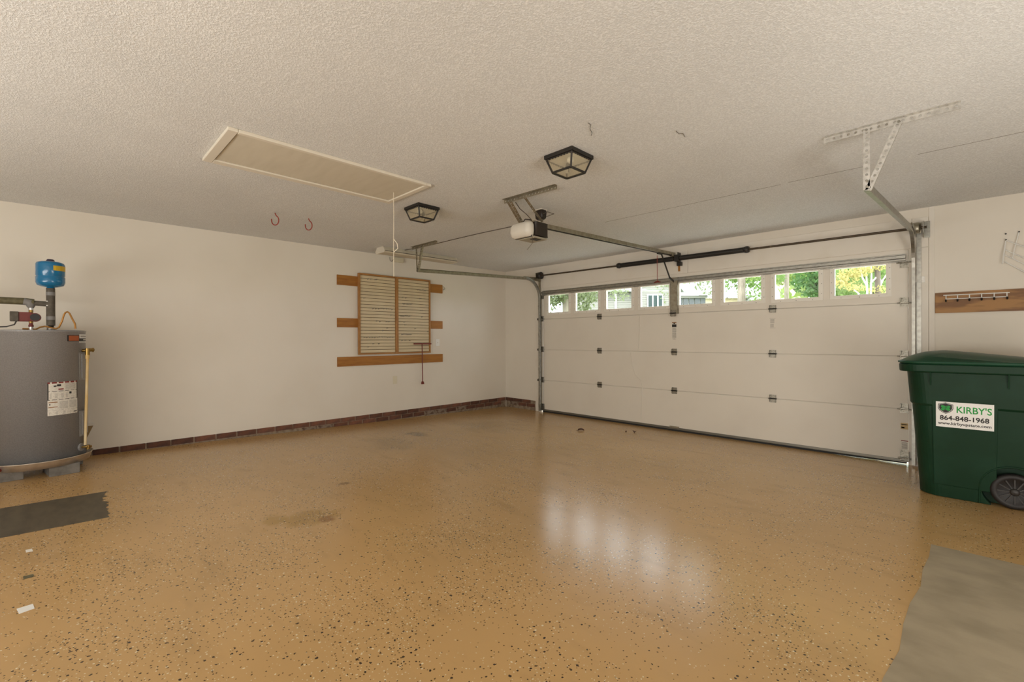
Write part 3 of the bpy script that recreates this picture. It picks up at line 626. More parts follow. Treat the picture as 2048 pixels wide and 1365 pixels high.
# ------------------------------------------------------------------ wall boards and slatted racks on the left wall
for z0, z1, lab in ((2.040, 2.180, 'wooden wall board behind top of the slatted racks'), (1.450, 1.578, 'wooden wall board behind middle of the slatted racks'), (.900, 1.033, 'long wooden wall board below the slatted racks')):
    tag(MB().mm((0, -3.268, z0), (.019, -1.478, z1)).build('wall_board', 'board', bevel=.002, org=(0, -2.37, z0)), lab, 'board', 'wooden boards on the left wall')
for (ya, yb), lab in (((-2.972, -2.357), 'slatted display rack with wooden frame, nearer the water heater'), ((-2.357, -1.746), 'slatted display rack with wooden frame, nearer the garage door')):
    rk = thing('slat_rack', lab, 'rack', (.02, (ya+yb)/2, 1.058), 'slatted racks on the left wall')
    z0, z1, w = 1.058, 2.230, .024
    for a in (((ya, z0), (ya+w, z1)), ((yb-w, z0), (yb, z1)), ((ya+w, z0), (yb-w, z0+w)), ((ya+w, z1-w), (yb-w, z1))):
        MB().mm((.019, a[0][0]+.0005, a[0][1]), (.062, a[1][0]-.0005, a[1][1])).build('frame_rail', 'rackframe', rk, bevel=.002)
    MB().mm((.0195, ya+w, z0+w), (.030, yb-w, z1-w)).build('back_panel', 'rackback', rk)
    n = 24; hgt = (z1-z0-2*w)/n; sl_ = MB().mm((0, ya+w+.002, -hgt/2+.0032), (.014, yb-w-.002, hgt/2-.0032)).mesh('slat', 'slat', (0, (ya+yb)/2, 0))
    for k in range(n): inst('slat', sl_, rk, (.030, (ya+yb)/2, z0+w+hgt*(k+.5)))
    hk = MB().mm((-.001, -.004, -.010), (.001, .004, .010)).tube([(0, 0, .006), (.025, 0, .0), (.036, 0, -.005), (.04, 0, .010)], .0018, 5).mesh('peg_hook', 'peghook')
    rd = random.Random(4 if ya < -2.5 else 9)
    spots = ([(4, y_*.042+.06) for y_ in range(12)] + [(13, .2+.045*y_) for y_ in range(8)] + [(22, .12), (22, .17), (22, .24), (22, .26), (9, .26), (9, .31), (9, .42), (9, .46), (2, .2), (2, .29), (1, .12), (7, .43), (6, .36), (11, .5), (16, .06)]) if ya < -2.5 else \
            ([(20, .36+.03*y_) for y_ in range(6)] + [(15, .08+.02*y_) for y_ in range(9)] + [(11, .05+.02*y_) for y_ in range(9)] + [(5, .06+.02*y_) for y_ in range(9)] + [(17, .08), (17, .13), (17, .40), (13, .42), (11, .43), (3, .06), (3, .12), (3, .2), (9, .1), (8, .12), (7, .3), (15, .52), (6, .54)])
    for k, s in spots: inst('peg_hook', hk, rk, (.045, ya+w+s*(.57/.58), z0+w+hgt*(k+rd.uniform(.75, 1.0))))
tt = thing('t_handle_tool', 'red iron T-handle water key hanging on slatted rack', 'tool', (.08, -1.925, .56))
MB().beam((.085, -2.080, 1.207), (.085, -1.755, 1.205), .016, .020).build('crossbar', 'redpaint', tt, bevel=.003)
MB().cyl((.085, -1.928, 1.207), (.075, -1.915, .590), .0075, 10).build('shank', 'redpaint', tt)
MB().prism([(.06, -1.935, .566), (.06, -1.895, .566), (.06, -1.90, .598), (.06, -1.908, .61), (.06, -1.922, .61), (.06, -1.93, .598)], (.03, 0, 0)).build('socket_end', 'redpaint', tt)
MB().cyl((.02, -1.928, 1.222), (.095, -1.928, 1.222), .004, 6).build('hanging_peg', 'peghook', tt)
tag(MB().tube([(.012, -1.47, 2.155), (.02, -1.452, 2.152), (.02, -1.436, 2.128), (.02, -1.446, 2.104), (.02, -1.466, 2.102)], .0038, 6).build('screw_hook', 'galvdull', org=(.01, -1.475, 2.13)), 'small curved metal hook at the end of top wall board', 'hook')
o1 = thing('wall_outlet', 'cream electrical outlet low on the left wall', 'outlet', (0, -2.363, .655))
MB().mm((0, -2.400, .597), (.006, -2.328, .715)).build('cover_plate', 'beige', o1, bevel=.003)
for z in (.636, .677): MB().mm((.006, -2.381, z-.014), (.008, -2.347, z+.014)).mm((.0081, -2.372, z-.006), (.0085, -2.369, z+.006)).mm((.0081, -2.359, z-.006), (.0085, -2.356, z+.006)).build('receptacle', 'beige', o1)
o2 = thing('light_switch', 'white wall switch plate right of the slatted racks', 'switch', (0, -1.571, 1.22))
MB().mm((0, -1.608, 1.166), (.006, -1.534, 1.281)).build('cover_plate', 'white', o2, bevel=.003)
MB().mm((.006, -1.579, 1.212), (.013, -1.565, 1.234)).build('toggle', 'paper', o2)

# ------------------------------------------------------------------ water heater corner
HX, HY, HR = .49, -6.130, .295; HZ0, HZ1 = .226, 1.365
wh = thing('water_heater', 'grey cylindrical electric water heater in a drain pan', 'water heater', (HX, HY, HZ0))
MB().lathe([(.001, HZ0), (HR, HZ0), (HR, HZ1-.018), (HR+.004, HZ1-.016), (HR+.004, HZ1-.004), (HR-.004, HZ1), (.001, HZ1+.004)], (HX, HY, 0), 72).build('tank', 'heater', wh)
def cpatch(a0, a1, z0, z1, dr, th=.0, n=10, sl=0):
    mb = MB(); rings = []
    for k in range(n+1):
        t = k/n; a = a0+(a1-a0)*t; c, s = math.cos(a), math.sin(a)
        rings.append([V((HX+(HR+d)*c, HY+(HR+d)*s, z)) for d, z in ((dr, z0+sl*(1-t)), (dr, z1), (-.003, z1), (-.003, z0+sl*(1-t)))])
    return mb.loft(rings, True, False)
for z0, z1 in ((.925, 1.170), (.425, .650)):
    p_ = cpatch(.98, 1.66, z0, z1, .004).build('access_panel', 'heater', wh); cpatch(1.06, 1.60, z0+.015, z1-.012, .011).build('panel_cover', 'heater', p_)
lb = cpatch(.17, .90, .645, .925, .0012).build('rating_label', 'paper', wh)
for a0, a1, z0, z1, m_ in ((.17, .90, .913, .925, 'inkred'), (.17, .192, .778, .915, 'inkblack'), (.88, .90, .778, .915, 'inkblack'), (.17, .90, .845, .849, 'inkblack'), (.17, .90, .774, .778, 'inkblack'), (.30, .36, .885, .897, 'inkblack'), (.37, .46, .888, .905, 'inkblack'), (.40, .52, .858, .868, 'inkred'),
                          (.66, .72, .818, .836, 'inkblack'), (.19, .38, .752, .759, 'inkbrown'), (.19, .38, .712, .718, 'inkbrown'), (.20, .23, .733, .742, 'inkblack'), (.78, .88, .656, .664, 'inkblack'), (.17, .90, .686, .688, 'inkgrey')):
    cpatch(a0, a1, z0, z1, .0018, n=5).build('label_print', m_, lb)
lp = MB()
for k in range(9): lp_ = cpatch(.56, .84, .858+k*.006, .860+k*.006, .0016, n=3); lp.v, lp.f, lp.sm = lp.v+lp_.v, lp.f+[tuple(i+len(lp.v) for i in q) for q in lp_.f], lp.sm+lp_.sm
for a0, a1, za, n in ((.22, .62, .79, 6), (.42, .62, .70, 9), (.66, .88, .70, 9), (.20, .70, .652, 4)):
    for k in range(n): lp_ = cpatch(a0, a1, za+k*.007, za+.0025+k*.007, .0016, n=3); lp.f += [tuple(i+len(lp.v) for i in q) for q in lp_.f]; lp.v += lp_.v; lp.sm += lp_.sm
lp.build('label_text_lines', 'inkgrey', lb)
bd = cpatch(.62, 1.55, 1.268, 1.322, .0010).build('brand_badge', 'inkblack', wh)
cpatch(.66, .98, 1.273, 1.317, .0015).build('badge_print', 'inkorange', bd); cpatch(1.0, 1.5, 1.295, 1.330, .0017).build('badge_print', 'paperwhite', bd); cpatch(1.2, 1.45, 1.278, 1.286, .0017).build('badge_print', 'paper', bd); cpatch(1.05, 1.45, 1.305, 1.318, .0022).build('badge_print', 'inkgrey', bd); cpatch(1.0, 1.5, 1.258, 1.266, .0017).build('badge_print', 'paperwhite', bd)
def onh(a, d, z): return V((HX+(HR+d)*math.cos(a), HY+(HR+d)*math.sin(a), z))
dv = MB().cyl(onh(1.02, -.01, .330), onh(1.02, .012, .330), .034, 20).build('drain_flange', 'heater', wh)
MB().cyl(onh(1.02, .01, .330), onh(1.02, .055, .330), .010, 10).cyl(onh(1.02, .045, .33), onh(1.14, .055, .325), .012, 10).cyl(onh(1.05, .050, .345), onh(1.05, .050, .308), .015, 10).build('drain_valve', 'brass', wh)
ta = 1.15
MB().cyl(onh(ta, -.01, 1.185), onh(ta, .045, 1.185), .014, 12).cyl(onh(ta, .035, 1.205), onh(ta, .035, 1.145), .017, 12).cyl(onh(ta, .035, 1.19), onh(ta+.12, .062, 1.19), .016, 10).cyl(onh(ta+.12, .06, 1.208), onh(ta+.12, .06, 1.17), .007, 6).build('relief_valve', 'brass', wh)
MB().tube([onh(ta, .035, 1.15), onh(ta, .035, 1.10), onh(1.06, .028, .345)], .0105, 12).cyl(onh(ta, .035, 1.15), onh(ta, .035, 1.11), .015, 12).build('discharge_pipe', 'cpvc', wh)
MB().lathe([(.001, 0), (.028, 0), (.028, .02), (.020, .02), (.020, .05), (.001, .05)], (.588, -6.058, HZ1), 14).build('pipe_nipple', 'steel', wh)

dp = thing('drain_pan', 'shallow aluminium drain pan under the water heater', 'drain pan', (HX, HY, .214))
MB().lathe([(.001, .214), (.318, .214), (.336, .268), (.342, .274), (.340, .277), (.333, .272), (.315, .2245), (.001, .2245)], (HX, HY, 0), 72).build('pan', 'pan', dp)
MB().cyl((HX+.33*math.cos(-.72), HY+.33*math.sin(-.72), .238), (HX+.36*math.cos(-.72), HY+.36*math.sin(-.72), .238), .012, 10).build('drain_plug', 'redpaint', dp)
for (cx, cy, rz, sx, sy), lab in (((.60, -6.00, .15, .30, .19), 'grey concrete block under drain pan below the rating label'), ((.57, -6.33, .10, .30, .19), 'grey concrete block under drain pan away from the label'), ((.30, -5.96, .1, .2, .19), 'grey concrete block under drain pan nearest the brick footing')):
    zf = fz(cy)-.002; b = MB().mm((-sx/2, -sy/2, zf), (sx/2, sy/2, .2145)); R_ = Matrix.Rotation(rz, 3, 'Z'); b.v = [R_ @ v + V((cx, cy, 0)) for v in b.v]
    tag(b.build('concrete_block', 'blockgrey', bevel=.005, org=(cx, cy, zf)), lab, 'block', 'blocks under the drain pan')

TX, TY = .588, -6.058
pp = thing('insulated_pipe', 'dark foam-insulated water pipes above the water heater', 'pipe', (TX, TY, HZ1+.03))
MB().cyl((TX, TY, 1.405), (TX, TY, 1.728), .0285, 18).build('riser_insulation', 'foam', pp)
MB().cyl((TX, TY, 1.665), (TX, TY, 1.695), .0295, 18).cyl((TX, TY, 1.455), (TX, TY, 1.485), .0295, 18).build('tape_band', 'tape', pp)
MB().cyl((TX, TY, 1.590), (TX, TY-.14, 1.597), .022, 14).build('branch_insulation', 'foam', pp)
MB().tube([(TX, TY-.10, 1.600), (TX, TY-.15, 1.606), (TX, TY-.6, 1.610), (TX, TY-1.0, 1.612)], .0285, 16).build('run_insulation', 'foampipe', pp)
MB().tube([(TX, TY-.16, 1.606), (TX, TY-.125, 1.60), (TX, TY-.118, 1.575), (TX, TY-.118, 1.552)], [.030, .033, .030, .018], 14).build('elbow_wrap', 'tape', pp)
MB().cyl((TX+.022, TY-.022, 1.613), (TX+.028, TY-.022, 1.613), .006, 8).cyl((TX+.022, TY-.022, 1.577), (TX+.028, TY-.022, 1.577), .006, 8).build('clamp_screw', 'steel', pp)
et = thing('expansion_tank', 'small bright blue expansion tank on top of the pipe', 'tank', (TX, TY, 1.72))
TR = .092
MB().lathe([(.012, 1.722), (.024, 1.724), (.028, 1.736), (.06, 1.742), (.083, 1.752), (TR, 1.775), (TR+.001, 1.822), (TR-.003, 1.826), (TR-.003, 1.832), (TR, 1.837), (TR, 1.93), (.086, 1.946), (.06, 1.956), (.02, 1.962), (.001, 1.963)], (TX, TY, 0), 40).build('shell', 'tankblue', et)
MB().lathe([(.027, 1.958), (.027, 1.968), (.02, 1.978), (.001, 1.979)], (TX, TY, 0), 16).build('valve_cap', 'darkcap', et)
def tp_(a0, a1, z0, z1, dr):
    rings = []
    for k in range(9): a = a0+(a1-a0)*k/8; rings.append([V((TX+(TR+d)*math.cos(a), TY+(TR+d)*math.sin(a), z)) for d, z in ((dr, z0), (dr, z1), (-.002, z1), (-.002, z0))])
    return MB().loft(rings, True, False)
tp_(.20, 1.55, 1.876, 1.918, .0012).build('label', 'yellow', et)
pu = thing('circulation_pump', 'small red and black circulation pump on the water heater', 'pump', (TX, TY-.118, HZ1))
px_, py_ = TX, TY-.118
MB().cyl((px_, py_, HZ1), (px_, py_, HZ1+.03), .014, 12).cyl((px_, py_, 1.535), (px_, py_, 1.56), .015, 12).build('union_nut', 'steel', pu)
pass; MB().cyl((px_, py_, 1.425), (px_, py_, 1.54), .014, 12).build('pump_riser', 'brass', pu); MB().lathe([(.001, 1.388), (.014, 1.39), (.018, 1.40), (.012, 1.415), (.012, 1.425)], (px_, py_, 0), 12).mm((px_-.035, py_-.075, 1.437), (px_+.030, py_+.008, 1.515)).build('pump_body', 'pumpred', pu, bevel=.004)
MB().cyl((px_-.01, py_+.025, 1.472), (px_+.045, py_+.025, 1.472), .036, 24).build('pump_rim', 'pumpred', pu); MB().cyl((px_+.02, py_+.025, 1.472), (px_+.055, py_+.025, 1.472), .030, 20).build('motor_cap', 'pumpblack', pu)
MB().mm((px_-.03, py_-.12, 1.437), (px_+.04, py_-.070, 1.518)).build('terminal_box', 'foam', pu, bevel=.004)
MB().tube([(px_, py_-.085, 1.438), (px_, py_-.095, 1.41), (px_, py_-.14, 1.392), (px_, py_-.22, 1.386), (px_, py_-.6, 1.385)], .005, 8).build('power_cord', 'cordgrey', pu)
tag(MB().tube([PX(*q, 3.88) for q in ((46, 658), (72, 659), (80, 655), (90, 653), (112, 658), (118, 655), (124, 643), (128, 630), (131, 625.5), (135, 624), (139, 627), (144, 637), (150, 648), (151, 658))], .0065, 8).build('flexible_conduit', 'copper', org=(.62, -6.0, HZ1)), 'orange flexible tube looping over the water heater top', 'tube')
wd_ = thing('wall_vent', 'small tan wedge-shaped box on the wall behind water heater', 'vent', (0, -5.80, .36))
MB().prism([(0, -5.92, .26), (0, -5.835, .26), (0, -5.768, .425), (0, -5.92, .425)], (.02, 0, 0)).build('box', 'vent', wd_); MB().mm((0, -5.93, .425), (.022, -5.757, .455)).build('lid', 'wall', wd_)

# ------------------------------------------------------------------ boards on the front wall at right
tag(MB().mm((5.971, -.019, 1.508), (7.25, 0, 1.702)).build('wall_board', 'boardx', bevel=.002, org=(6.4, 0, 1.5)), 'stained plywood board above the green trash cart', 'board')
cr = thing('coat_rack', 'white wire coat rack with six black-tipped hooks on plywood', 'coat rack', (6.24, -.02, 1.62))
MB().tube([(6.028, -.024, 1.676), (6.458, -.024, 1.672)], .0045, 8).tube([(6.045, -.028, 1.640), (6.442, -.028, 1.636)], .004, 8).build('rail', 'white', cr)
for k in range(6):
    x = 6.047+.0788*k; h = MB().tube([(x, -.022, 1.678), (x, -.026, 1.640), (x, -.034, 1.622), (x, -.052, 1.618), (x, -.06, 1.628)], .004, 8).build('hook', 'white', cr)
    MB().tube([(x, -.050, 1.615), (x, -.060, 1.620), (x, -.064, 1.634)], .0065, 8).build('hook_tip', 'blackmetal', h)
wr = thing('wire_shelf', 'white wire shelf hanging on the wall above the plywood board', 'wire shelf', (6.5, -.01, 2.0))
sw = lambda px, py, y: onplane(1, y, px, py)
A, C = sw(2011.5, 468, -.01), sw(2038, 464, -.01)
MB().tube([sw(2011.5, 482, -.012), sw(2008, 505, -.03), sw(2005.5, 528, -.045)], .0055, 8).build('upright', 'white', wr); MB().tube([C, sw(2031, 490, -.022), sw(2025, 517, -.035)], .004, 8).build('upright', 'white', wr)
for (xa_, ya_, xb_, yb_) in ((2012, 481, 2075, 503), (2010, 500, 2075, 528), (2009, 510, 2075, 541), (2006, 522, 2075, 558)): MB().tube([sw(xa_, ya_, -.02), sw((xa_+xb_)/2, (ya_+yb_)/2, -.035), sw(xb_, yb_, -.05)], .0040, 8).build('shelf_wire', 'white', wr)
for q in (A, sw(2012, 480, -.01), C): MB().cyl(q+V((0, .010, 0)), q+V((0, -.010, 0)), .006, 8).build('wall_clip', 'blackmetal', wr)

# ------------------------------------------------------------------ green trash cart
tc_ = thing('trash_cart', 'green wheeled trash cart with lid and hauler sticker', 'trash cart', (6.25, -.8, fz(-.8)))
def ring(z, x0, x1, y0, y1, rf, rb, bow=0, n=9):
    """outline seen from above; front (low x) strongly rounded and bowed"""
    pts = []
    for cx, cy, a0, r in ((x1-rb, y1-rb, 0, rb), (x0+rf, y1-rf, PI/2, rf), (x0+rf, y0+rf, PI, rf), (x1-rb, y0+rb, 3*PI/2, rb)):
        for k in range(n+1):
            a = a0 + k*PI/2/n; pts.append([cx+r*math.cos(a), cy+r*math.sin(a)])
    ym, hy = (y0+y1)/2, (y1-y0)/2
    return [V((x - (bow*(1-((y-ym)/hy)**2) if x < x0+rf+.001 else 0), y, z)) for x, y in pts]
ZB = .026
prof = [(ZB, 5.935, 6.50, -1.115, -.485, .12, .05, .03), (.10, 5.932, 6.51, -1.122, -.478, .12, .05, .03), (.735, 5.888, 6.60, -1.168, -.432, .11, .05, .03), (.752, 5.876, 6.61, -1.180, -.420, .11, .05, .03), (1.0, 5.858, 6.64, -1.196, -.404, .11, .05, .03), (1.004, 5.815, 6.68, -1.226, -.374, .12, .06, .03), (1.012, 5.811, 6.682, -1.230, -.370, .12, .06, .03), (1.060, 5.809, 6.684, -1.232, -.368, .12, .06, .03), (1.066, 5.815, 6.68, -1.226, -.374, .12, .06, .03)]
body = MB().loft([ring(*q) for q in prof], True, False)
WX, WZ, WR = 6.436, .152, .127
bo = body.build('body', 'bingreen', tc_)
cut = MB()
for y0, y1 in ((-1.30, -1.035), (-.565, -.30)):
    c_ = [V((WX+(WR+.045)*math.cos(a), y0, WZ+(WR+.045)*math.sin(a))) for a in [k*2*PI/32 for k in range(32)]]
    cut.prism(list(reversed(c_)), (0, y1-y0, 0))
co = cut.build('cutter', 'bingreen', tc_)
bm_ = bo.modifiers.new('cut', 'BOOLEAN'); bm_.operation = 'DIFFERENCE'; bm_.solver = 'EXACT'; bm_.object = co
bpy.context.view_layer.update()
me2 = bpy.data.meshes.new_from_object(bo.evaluated_get(bpy.context.evaluated_depsgraph_get())); bo.modifiers.clear(); bo.data = me2; bpy.data.objects.remove(co)
b = bo.modifiers.new('bevel', 'BEVEL'); b.width = .006; b.segments = 2; b.limit_method = 'ANGLE'; b.angle_limit = math.radians(35)
arch = [V((WX+(WR+.052)*math.cos(a), -1.124-.02*math.sin(a), WZ+(WR+.052)*math.sin(a))) for a in [math.radians(60+k*9) for k in range(14)]]; arch.append(V((WX-WR-.052, -1.119, .03)))
MB().tube(arch, .006, 8).build('wheel_arch_lip', 'bingreen', tc_)
fin = MB()
for x in (5.985, 6.40): fin.prism([(x, -1.19, 1.004), (x, -1.222, 1.004), (x, -1.196, .90), (x, -1.185, .90)], (.008, 0, 0))
fin.build('rim_gusset', 'bingreen', tc_)
lid = [(1.0665, 5.818, 6.70, -1.228, -.372, .12, .06, .03), (1.074, 5.802, 6.70, -1.236, -.364, .12, .06, .03), (1.086, 5.802, 6.70, -1.236, -.364, .12, .06, .03), (1.092, 5.822, 6.70, -1.222, -.378, .12, .06, .03), (1.125, 5.875, 6.69, -1.185, -.415, .13, .06, .03), (1.150, 5.945, 6.67, -1.13, -.47, .13, .06, .03), (1.165, 6.05, 6.63, -1.02, -.58, .12, .06, .02), (1.168, 6.15, 6.58, -.92, -.68, .1, .06, .0)]
lm = MB().loft([ring(*q) for q in lid], True, True)
for v in lm.v:
    if v.z > 1.1: v.z -= .11*max(0, v.x-6.06)*min(1, (v.z-1.1)/.03)
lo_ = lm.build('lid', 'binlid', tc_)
MB().tube([(6.68, -1.18, 1.03), (6.78, -1.16, 1.07), (6.79, -1.1, 1.075), (6.79, -.5, 1.075), (6.78, -.44, 1.07), (6.68, -.42, 1.03)], .016, 10).build('handle', 'bingreen', tc_)
MB().cyl((WX, -1.13, WZ), (WX, -.47, WZ), .011, 10).build('axle', 'steel', tc_)
for yc, s in ((-1.105, -1), (-.495, 1)):
    w = MB().lathe([(.02, -.026), (.085, -.026), (.092, -.034), (.112, -.036), (.124, -.028), (WR, -.012), (WR, .012), (.124, .028), (.112, .036), (.092, .034), (.085, .026), (.02, .026)], (WX, yc, WZ), 40, 1).build('wheel', 'wheel', tc_)
    h = MB().lathe([(.001, -.046*1), (.016, -.044), (.026, -.036), (.028, 0), (.026, .036), (.016, .044), (.001, .046)], (WX, yc, WZ), 20, 1)
    for k in range(12):
        a = k*PI/6; d = V((math.cos(a), 0, math.sin(a))); h.beam(V((WX, yc+s*.028, WZ))+d*.02, V((WX, yc+s*.028, WZ))+d*.088, .008, .010, (0, 1, 0))
    h.build('hub', 'hub', w)
# sticker, standing on the slightly sloping cart side
def side(x, z, off=0):      # point on the raised flat panel that carries the sticker
    k = (z-.12)/(.79-.12); return V((x, -1.126-.058*k-off, z))
lpn = [side(6.004, .12), side(6.345, .12), side(6.352, .79), side(5.995, .79)]
MB().prism(lpn, (0, .05, 0)).build('sticker_panel', 'bingreen', tc_, bevel=.006)
sA, sB, sC, sD = side(6.020, .582, .0005), side(6.332, .582, .0005), side(6.332, .778, .0005), side(6.020, .778, .0005)
# top of the sticker crosses the belt line lower edge
stk = MB().prism([sA, sB, sC, sD], (0, -.0012, 0)).build('hauler_sticker', 'paperwhite', tc_)
yd_ = (sD-sA).normalized(); nrm_ = V((1, 0, 0)).cross(yd_)
def sp(u, v, o=.0016): return sA + V((1, 0, 0))*(u*.312) + (sD-sA)*v + nrm_*o
text('brand_lettering', "KIRBY'S", .070, 'inkgreen', stk, sp(.37, .60), (1, 0, 0), yd_, width=.186, bold=.0012)
text('phone_lettering', '864-848-1968', .050, 'inkblack', stk, sp(.07, .285), (1, 0, 0), yd_, width=.266, bold=.0012)
text('web_lettering', 'www.kirbyupstate.com', .030, 'inkblack', stk, sp(.035, .105), (1, 0, 0), yd_, width=.288, bold=.0006)
def shield(s, o): return [sp(.175+x*s/.31, .77+y*s/.19, o) for x, y in ((0, .040), (.018, .033), (.042, .026), (.043, -.005), (.036, -.022), (.018, -.037), (0, -.046), (-.018, -.037), (-.036, -.022), (-.043, -.005), (-.042, .026), (-.018, .033))]
for s, o, m_ in ((1.0, .0016, 'inkblack'), (.90, .0020, 'paperwhite'), (.84, .0024, 'inkblack')): MB().prism(shield(s, o), -nrm_*.0006).build('shield_emblem', m_, stk)
for ax_, ay_ in ((1, .55), (-1, .55), (1, -.75), (-1, -.75)):
    cv = []
    for k in range(20):
        a = 2*PI*k/20; rr_ = .0125*(1+.18*math.cos(2*(a-math.atan2(ay_, ax_)))); cv.append(sp(.175+(ax_*.0125+rr_*math.cos(a))/.31, .765+(ay_*.0125+rr_*.92*math.sin(a))/.19, .0028))
    MB().prism(cv, -nrm_*.0005).build('clover_leaf', 'inkgreen', stk)
MB().beam(sp(.145, .66, .003), sp(.215, .86, .003), .0018, .0006, nrm_).build('clover_stem', 'inkblack', stk)
# ------------------------------------------------------------------ small things on the floor
for px0, lab, m_, pts in ((0, 'white tape strip on floor farthest from the concrete patch', 'paperwhite', ((33, 1219), (66, 1209), (69, 1218), (38, 1229))), (1, 'brown tape strip on floor between two white strips', 'foampipe', ((46, 1154), (67, 1149), (68, 1154), (47, 1160))), (2, 'white tape strip on floor closest to the dark concrete patch', 'paper', ((51, 1101), (64, 1098.5), (66, 1103.5), (52, 1106)))):
    def fp(q):
        d = fw + rt*(q[0]-1024)/F_PX - up*(q[1]-682.5)/F_PX; t_ = -(CAM.z+SL*CAM.y)/(d.z+SL*d.y); return CAM+d*t_
    P_ = [fp(q) for q in pts]; P_ = [v+V((0, 0, .0003)) for v in P_]
    tag(MB().prism(list(reversed(P_)), (0, 0, .001)).build('tape_strip', m_, org=P_[0]), lab, 'tape')
def leaf(q, sz, rz, lab, m_='leafbrown'):
    p_ = fp(q); b_ = MB(); R_ = Matrix.Rotation(rz, 3, 'Z'); rows = []
    for k in range(7):
        t_ = k/6; w_ = sz*.42*math.sin(PI*min(1, t_*.95+.03))**.8*(1+.3*math.sin(k*2.3)); zc_ = .012*math.sin(PI*t_)+.004
        rows.append([p_+R_ @ V((sz*(t_-.5), -w_, zc_+.010)), p_+R_ @ V((sz*(t_-.5), 0, zc_-.003)), p_+R_ @ V((sz*(t_-.5), w_, zc_+.014))])
    b_.add([v for r_ in rows for v in r_], [(3*k+j, 3*k+3+j, 3*k+4+j, 3*k+1+j) for k in range(6) for j in range(2)], True)
    b_.tube([p_+R_ @ V((-sz*.5, 0, .003)), p_+R_ @ V((-sz*.8, .01, .001))], .0015, 5)
    return tag(solid(b_.build('dry_leaf', m_, org=p_), .001), lab, 'leaf', 'dry leaves')
leaf((1162, 862), .085, .6, 'brown curled dry leaf on floor farther from garage door'); leaf((1269, 866), .055, 2.1, 'small dark dry leaf on floor near garage door')
leaf((1252, 866), .02, .3, 'tiny crumb of dry leaf beside the small dark leaf'); leaf((684, 849), .06, 1.2, 'yellow dry leaf lying against the brick footing', 'cpvc')

# ------------------------------------------------------------------ outdoors seen through the door windows
gr = MB().add([(-60, .125, -.02), (60, .125, -.02), (60, 9, -.25), (-60, 9, -.25), (60, 34, 1.9), (-60, 34, 1.9), (60, 90, 2.6), (-60, 90, 2.6)], [(0, 1, 2, 3), (3, 2, 4, 5), (5, 4, 6, 7)])
struct(gr, 'ground', 'grass', 'grassy slope rising outside the garage', 'ground')
struct(MB().add([(.3, .122, -.008), (6.6, .122, -.008), (6.6, 9, -.235), (.3, 9, -.235)], [(0, 1, 2, 3)]), 'driveway', 'driveway', 'pale concrete driveway outside the garage door', 'driveway')
def gz(p): y = p.y; return 1.9+(y-34)/56*.7 if y > 34 else -.25+(y-9)/25*2.15 if y > 9 else -.02-.23*y/9
rh = rt.copy(); rh.z = 0; rh.normalize(); fh = V((-rh.y, rh.x, 0))
def HP(px, py, depth, back=0): return PX(px, py, depth)+fh*back
def clap(mb, c0, c1, z0, z1, pitch=.17):                # lapped siding boards between two ground points
    n = int((z1-z0)/pitch)
    d = (c1-c0); d.z = 0
    for k in range(n):
        za, zb = z0+k*pitch, min(z1, z0+(k+1)*pitch+.01); a, b = c0.copy(), c1.copy(); a.z = b.z = 0
        q = [a-fh*.035+V((0, 0, za)), b-fh*.035+V((0, 0, za)), b-fh*.008+V((0, 0, zb)), a-fh*.008+V((0, 0, zb))]
        mb.add(q+[v+fh*.05 for v in q], [(0, 1, 2, 3), (4, 7, 6, 5), (0, 4, 5, 1), (1, 5, 6, 2), (2, 6, 7, 3), (3, 7, 4, 0)])
